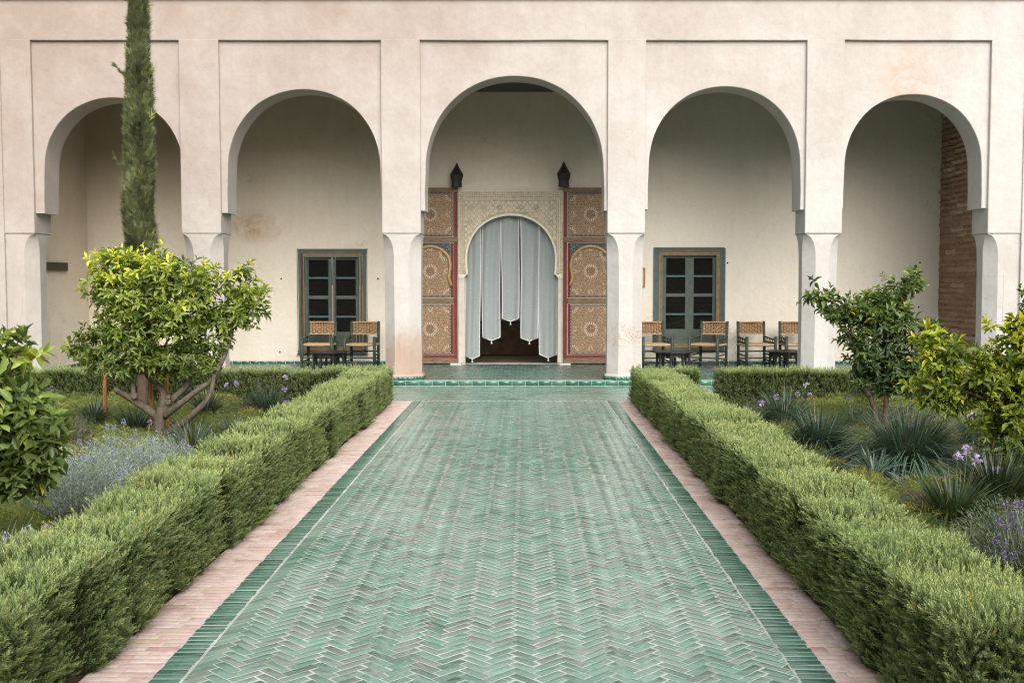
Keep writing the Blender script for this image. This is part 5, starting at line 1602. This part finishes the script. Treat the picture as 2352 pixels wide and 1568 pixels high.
# --- strap leaved clumps with mauve flower heads
BLV = {}
def blade_template(bend, n=5):
    tv, tf = [], []
    for k in range(n + 1):
        f = k / n; wv = .5 * (1 - f ** 2.2) * (.75 + .5 * math.sin(min(f * 2.2, 1) * PI / 2)) if k < n else .03
        y = f * math.cos(bend * f * .9); z = -f * math.sin(bend * f * .9) * .95
        tv += [(-wv, y, z), (wv, y, z)]
    for k in range(n): a = 2 * k; tf.append((a, a + 1, a + 3, a + 2))
    return tv, tf
def clump(px, py, spread, hgt, nbl, label, flowers=(), colr=(.045, .075, .042), wid=.0085, z0=.02, Yo=None, bendy=.9, cat='plant', group='strap leaved plants in the beds', flower_col=(.52, .42, .74)):
    g0 = ground(px, py, z0) if Yo is None else Vector((at(px, py, Yo).x, Yo, z0))
    root = empty('strap_leaf_plant', g0, label, cat, group)
    rg = np.random.default_rng(int(px * 7 + py))
    spread *= 1.18; hgt *= 1.12; nbl = int(nbl * 1.7); per = nbl // 3
    for k, bend in enumerate((.35, .85 * bendy, 1.45 * bendy)):
        tv, tf = blade_template(bend); n = per
        a = rg.uniform(0, 2 * PI, n); r0 = spread * .22 * np.sqrt(rg.random(n))
        rv = np.stack([np.cos(a), np.sin(a), 0 * a], 1)
        tl = rg.uniform(.1, .55, n) * (spread / max(hgt, .1)) * (.6 + .4 * k)
        D = np.array([0, 0, 1.]) + rv * tl[:, None] + rg.normal(0, .13, (n, 3))
        X, Y, Z = frames(D, -rv + rg.normal(0, .12, (n, 3)))
        pos = np.array(g0) + rv * r0[:, None]; pos[:, 2] = z0
        l = hgt * rg.uniform(.75, 1.3, n) * (1 + .12 * k)
        c = np.array(colr) * 1.35 * rg.uniform(.55, 1.6, n)[:, None] ; old = rg.random(n) < .04; c[old] = (.20, .15, .05)
        w_ = wid * rg.uniform(.7, 1.3, n)
        batch('leaves', tv, tf, pos, X, Y, Z, np.stack([w_, l, l], 1), M['blade'], root, np.concatenate([c, np.ones((n, 1))], 1), 'stuff')
    for (fx, fy) in flowers:
        Yf_ = g0.y + rg.uniform(-.15, .1); p = at(fx, fy, Yf_)
        q = MB(); mid = (g0 + p) / 2 + Vector((rg.normal(0, .03), 0, .05)); mid.x = p.x * .7 + g0.x * .3
        q.tube([(p.x * .5 + g0.x * .5, g0.y, z0), mid, p], [.0035, .003, .0026], 5); fo = q.build('flower_stem', M['stem'], root)
        n = 16; d = unit(rg.normal(0, 1, (n, 3)) + np.array([0, 0, .55])); X, Y, Z = frames(d, rg.normal(0, 1, (n, 3)))
        l = rg.uniform(.026, .044, n); c = np.array(flower_col) * rg.uniform(.75, 1.25, n)[:, None]
        tvp = [(0, 0, 0), (-.12, .55, 0), (.12, .55, 0), (-.42, 1.0, .12), (.0, .85, 0), (.42, 1.0, .12), (0, 1.1, -.3)]
        batch('flower_head', tvp, [(0, 2, 1), (1, 4, 3), (2, 5, 4), (1, 2, 6)], np.tile(np.array(p), (n, 1)), X, Y, Z, np.stack([l, l, l], 1), M['petal'], fo, np.concatenate([c, np.ones((n, 1))], 1))
    return root
clump(1800, 1000, .36, .42, 420, 'dark strap leaved clump nearest the far end of the right hedge, with six mauve flowers', [(1749, 925), (1783, 912), (1832, 905), (1852, 884), (1861, 908), (1817, 950)], (.045, .078, .050))
clump(1880, 1052, .40, .42, 460, 'rounded strap leaved clump by the right hedge, with two low mauve flowers at its foot', [(1891, 1044), (1938, 1068)], (.042, .072, .046))
clump(2085, 1088, .48, .47, 820, 'largest fountain shaped strap leaved clump, in the middle of the right bed', [(2095, 982), (2140, 955)], (.066, .105, .074), .0105)
clump(2190, 1225, .28, .33, 420, 'dark strap leaved clump against the near part of the right hedge', [(2200, 1050), (2222, 1034), (2242, 1056)], (.040, .062, .028), .0095)
clump(2285, 1195, .27, .37, 420, 'darkest upright strap leaved clump, near the right edge of the picture', [(2290, 1080)], (.026, .042, .020), .011, bendy=.5)
clump(2010, 1108, .16, .24, 90, 'small grey blue strap plant leaning over the right hedge', (), (.115, .155, .135), .013, bendy=1.3)
clump(2240, 1040, .24, .42, 200, 'grey strap leaved clump under the yellow green tree', [(2257, 945), (2232, 955), (2275, 950)], (.085, .115, .095))
clump(2330, 1080, .28, .30, 160, 'low strap leaved clump at the right edge under the yellow green tree', (), (.06, .09, .06))
clump(612, 960, .26, .38, 260, 'strap leaved clump in the far corner of the left bed, with mauve flowers', [(655, 868), (652, 895), (656, 926), (620, 950), (541, 881), (520, 886)], (.045, .072, .048))
clump(475, 968, .28, .34, 220, 'dark strap leaved clump just right of the forked trunk', (), (.035, .058, .038))
clump(540, 1018, .22, .26, 170, 'small strap leaved clump close to the left hedge, between two mossy mounds', (), (.06, .088, .058))
clump(440, 1062, .24, .30, 220, 'upright grey green strap clump before the trunk, beside the left hedge', (), (.07, .10, .078), bendy=.5)
clump(310, 1012, .24, .32, 200, 'dark strap leaved clump just left of the forked trunk', (), (.028, .05, .032), bendy=.7)
clump(218, 985, .22, .30, 180, 'small strap leaved clump at the foot of the leftmost stake', (), (.045, .075, .05), bendy=.7)
clump(-10, 1235, .26, .30, 130, 'pale strap leaves reaching in at the left edge beside the lavender', (), (.11, .14, .10), Yo=5.6)

# --- lavenders
def lavender(px, Y, rx, hgt, nst, label, spikes, leafc=(.20, .235, .215), flc=(.30, .33, .52), group='lavender bushes in the beds', spk=.045, fat=.011, depth=None):
    g0 = Vector((at(px, 1000, Y).x, Y, .0)); root = empty('lavender_bush', g0, label, 'plant', group)
    rg = np.random.default_rng(int(px + Y * 100)); ry = depth or rx
    P, D, S, C, Nn = [], [], [], [], []
    for _ in range(nst):
        a = rg.uniform(0, 2 * PI); e = math.sqrt(rg.random()); dx, dy = math.cos(a) * e, math.sin(a) * e
        tip = np.array([dx * rx, dy * ry, hgt * (1 - .55 * e ** 2.2) * rg.uniform(.8, 1.12)]); base = tip * np.array([.25, .25, 0]); 
        for k in range(13):
            f = .38 + .62 * k / 12; p = base + (tip - base) * f; p[2] = tip[2] * f
            aa = k * 2.4; d = unit(tip - base) * .85 + np.array([math.cos(aa), math.sin(aa), 0]) * .75
            P.append(p); D.append(d); Nn.append(rg.normal(0, 1, 3)); l = rg.uniform(.022, .040); S.append((.0042, l, l))
            C.append(np.array(leafc) * 1.5 * rg.uniform(.55, 1.4) * (.55 + .6 * f))
    P = np.array(P) + np.array(g0); X, Y_, Z = frames(np.array(D), np.array(Nn)); C = np.array(C)
    batch('foliage', [(0, 0, 0), (-.5, .5, .05), (.5, .5, .05), (0, 1, 0)], [(0, 2, 1), (1, 2, 3)], P, X, Y_, Z, np.array(S), M['lav'], root, np.concatenate([C, np.ones((len(C), 1))], 1), 'stuff')
    for (fx, fy) in spikes:
        Yq = Y + rg.uniform(-.2, .15); tp = at(fx, fy, Yq)
        q = MB(); b = Vector((tp.x * .6 + g0.x * .4 + rg.normal(0, .03), Yq + rg.normal(0, .03), max(.05, tp.z - rg.uniform(.18, .30)))); q.tube([b, b.lerp(tp, .5) + Vector((rg.normal(0, .008), 0, 0)), tp], [.0026, .0024, .0022], 5)
        st = q.build('flower_stem', M['palestem'], root)
        n = 40; f = rg.random(n); aa = rg.uniform(0, 2 * PI, n); pr = fat * np.sin((f * .85 + .12) * PI) ** .6
        p = np.array(tp) + np.stack([np.cos(aa) * pr, np.sin(aa) * pr, (f - .25) * spk], 1)
        d = np.stack([np.cos(aa), np.sin(aa), .9 + 0 * aa], 1); X, Y2, Z = frames(d, rg.normal(0, 1, (n, 3))); l = rg.uniform(.007, .012, n)
        c = np.array(flc) * rg.uniform(.6, 1.5, n)[:, None]
        batch('flower_spike', [(0, -.2, 0), (-.5, .4, .2), (.5, .4, .2), (0, 1, 0)], [(0, 2, 1), (1, 2, 3)], p, X, Y2, Z, np.stack([l, l, l], 1), M['petal'], st, np.concatenate([c, np.ones((n, 1))], 1))
lr2 = np.random.default_rng(5)
lavender(185, 7.2, .44, .53, 950, 'large silver grey lavender bush against the left hedge, below the big leaved tree', [(158, 1060), (182, 1020), (205, 1022), (222, 1030), (192, 1058), (240, 1035), (150, 1085), (172, 1075), (213, 1060), (236, 1110), (285, 1090), (262, 1045), (250, 1020), (120, 1160), (160, 1190), (275, 1125)])
lavender(282, 8.1, .44, .48, 800, 'silver grey lavender bush with tall blue spikes, before the forked trunk', [(283, 972), (311, 1000), (344, 975), (347, 1020), (246, 985), (262, 985), (305, 1050), (300, 1012), (270, 1015), (330, 1055), (318, 1040)])
lavender(372, 8.9, .32, .36, 420, 'sparser blue flowered lavender behind the left hedge, right of the tall spikes', [(372, 1035), (384, 1030), (395, 1045), (410, 1030), (422, 1018), (433, 1030), (388, 1055), (402, 1060), (416, 1060), (378, 1062), (365, 1050), (452, 1045)])
lavender(45, 5.1, .22, .22, 90, 'small lavender by the near left hedge with four pale blue spikes', [(15, 1240), (55, 1236), (66, 1226), (107, 1226), (97, 1240), (16, 1285)], spk=.05, fat=.013)
lavender(2330, 5.9, .38, .42, 650, 'purple flowered lavender bush at the right edge beside the near hedge', [(2300 + lr2.uniform(-25, 60), 1180 + lr2.uniform(-20, 110)) for _ in range(46)], (.10, .125, .085), (.27, .22, .42), spk=.05, fat=.007)
lavender(1985, 11.7, .32, .52, 300, 'tall thin lavender standing around the two trunks of the dark orange tree', [(1958, 905), (1965, 900), (1950, 915), (1990, 905), (2063, 905), (2070, 925), (2090, 930), (2100, 940), (2080, 945), (2055, 920), (2110, 950), (1942, 912)], (.085, .12, .075), (.25, .22, .42), spk=.04, fat=.006)
lavender(150, 10.8, .36, .36, 200, 'faded lavender behind the big leaved tree, before the back hedge', [(132, 905), (118, 895), (110, 900), (165, 1000), (150, 985), (185, 990)], (.12, .13, .08), (.26, .22, .36))

# --- fine grass mounds
def mounds(x0, x1, y0, y1, n, seed):
    rg = np.random.default_rng(seed); cen = []
    for _ in range(int((x1 - x0) * (y1 - y0) * 4.2)):
        cen.append((rg.uniform(x0, x1), rg.uniform(y0, y1), rg.uniform(.16, .34), rg.uniform(.08, .22)))
    cen = np.array(cen)
    k = rg.integers(0, len(cen), n); a = rg.uniform(0, 2 * PI, n); e = np.sqrt(rg.random(n))
    px_ = cen[k, 0] + np.cos(a) * e * cen[k, 2]; py_ = cen[k, 1] + np.sin(a) * e * cen[k, 2]
    h = cen[k, 3] * np.sqrt(np.maximum(0, 1 - e ** 2)) + .01
    ok = (px_ > x0) & (px_ < x1) & (py_ > y0) & (py_ < y1)
    P = np.stack([px_, py_, h], 1)[ok]; rv = np.stack([np.cos(a) * e, np.sin(a) * e, .55 + 0 * a], 1)[ok]; m_ = len(P)
    D = rv + rg.normal(0, .3, (m_, 3)); X, Y, Z = frames(D, rg.normal(0, 1, (m_, 3)))
    l = rg.uniform(.03, .065, m_); tone = rg.random(len(cen))[k][ok]
    c = (np.array([.155, .205, .05])[None] * (1 - tone[:, None]) + np.array([.36, .33, .085])[None] * tone[:, None]) * rg.uniform(.6, 1.4, m_)[:, None]
    return cen, P, X, Y, Z, l, c
for i, (x0, x1, nm) in enumerate(((-7.5, -2.3, 'l'), (2.0, 7.5, 'r'))):
    cen, P, X, Y, Z, l, c = mounds(x0, x1, 4.4, 14.1, 75000, 20 + i)
    o = batch('ground_cover', [(-.5, 0, 0), (.5, 0, 0), (.1, 1, .15)], [(0, 1, 2)], P, X, Y, Z, np.stack([l * .13, l * 1.15, l], 1), M['cover'], None, np.concatenate([c, np.ones((len(c), 1))], 1), 'stuff')
    q = MB()
    for (cx, cy_, r_, h_) in cen:
        q.ring([[(cx + r_ * s * math.cos(t), cy_ + r_ * s * math.sin(t), h_ * math.sqrt(max(0, 1 - s * s)) - .005) for t in np.linspace(0, 2 * PI, 11)[:-1]] for s in (1, .85, .6, .3)])
    tag(q.build('mossy_turf', M['turf'], None, smooth=True), kind='stuff')

for (x0, x1, sd) in ((-7.0, -2.45, 61), (2.05, 7.0, 62)):
    rg = np.random.default_rng(sd); nt_ = 620; cx_ = rg.uniform(x0, x1, nt_); cy_ = rg.uniform(5.0, 14.0, nt_)
    tone = rg.random(nt_); nb = 42; k = np.repeat(np.arange(nt_), nb); n = len(k)
    a = rg.uniform(0, 2 * PI, n); rv = np.stack([np.cos(a), np.sin(a), 0 * a], 1)
    tv, tf = blade_template(1.15)
    D = np.array([0, 0, 1.]) + rv * rg.uniform(.2, .9, n)[:, None] + rg.normal(0, .12, (n, 3)); X, Y, Z = frames(D, -rv + rg.normal(0, .2, (n, 3)))
    l = rg.uniform(.12, .28, n) * (.6 + .8 * rg.random(nt_))[k]
    c = (np.array([.075, .105, .06])[None] * (1 - tone[k][:, None]) + np.array([.16, .17, .05])[None] * tone[k][:, None]) * rg.uniform(.6, 1.5, n)[:, None]
    pos = np.stack([cx_[k], cy_[k], np.full(n, .02)], 1) + rv * (.05 * np.sqrt(rg.random(n)))[:, None]
    w_ = rg.uniform(.004, .007, n)
    batch('bed_grass', tv, tf, pos, X, Y, Z, np.stack([w_, l, l], 1), M['blade'], None, np.concatenate([c, np.ones((n, 1))], 1), 'stuff')
    n = 2600   # fallen leaves and litter on the soil
    P = np.stack([rg.uniform(x0, x1, n), rg.uniform(4.5, 14.2, n), np.zeros(n)], 1); P[:, 2] = [soil_height(x, y) + .008 for x, y in P[:, :2]]
    D = rg.normal(0, 1, (n, 3)) * [1, 1, .25]; X, Y, Z = frames(D, rg.normal(0, .35, (n, 3)) + np.array([0, 0, 1.]))
    l = rg.uniform(.02, .07, n); c = np.array([.20, .12, .06]) * rg.uniform(.4, 1.6, n)[:, None]
    batch('leaf_litter', LEAFV[2], LF, P, X, Y, Z, np.stack([l * .5, l, l], 1), M['leaf_attr'], None, np.concatenate([c, np.ones((n, 1))], 1), 'stuff')

# unseen trees behind and beside the camera, added to block low sky light
n = 16000; u = RNG.random(n); side = RNG.random(n)
bx = np.where(side < .5, RNG.uniform(-19, 19, n), np.where(side < .75, -18, 18) + RNG.normal(0, 1, n))
by = np.where(side < .5, -10 + RNG.normal(0, .8, n), RNG.uniform(-10, 12, n))
hgt_ = np.array([6.2 + 1.8 * mnoise.noise(Vector((x * .35, y * .35, 3))) for x, y in zip(bx, by)])
bz = hgt_ * RNG.random(n) ** .7
D = RNG.normal(0, 1, (n, 3)); X, Y, Z = frames(D, RNG.normal(0, 1, (n, 3)))
l = RNG.uniform(.35, .7, n); c = np.array([.07, .10, .03]) * RNG.uniform(.5, 1.5, n)[:, None]
batch('unseen_trees', LEAFV[0], LF, np.stack([bx, by, bz], 1), X, Y, Z, np.stack([l * 1.6, l, l], 1), M['leaf_attr'], None, np.concatenate([c, np.ones((n, 1))], 1), 'stuff')

q = MB(); q.box(-19, 19, -11.2, -10.2, -.05, 6.0); q.box(-19.4, -18.4, -10.2, 12, -.05, 6.0); q.box(18.4, 19.4, -10.2, 12, -.05, 6.0)  # solid dark core of the tree belt, added out of view to block low sky
tag(q.build('low_sky_block', M['twig']), kind='stuff')
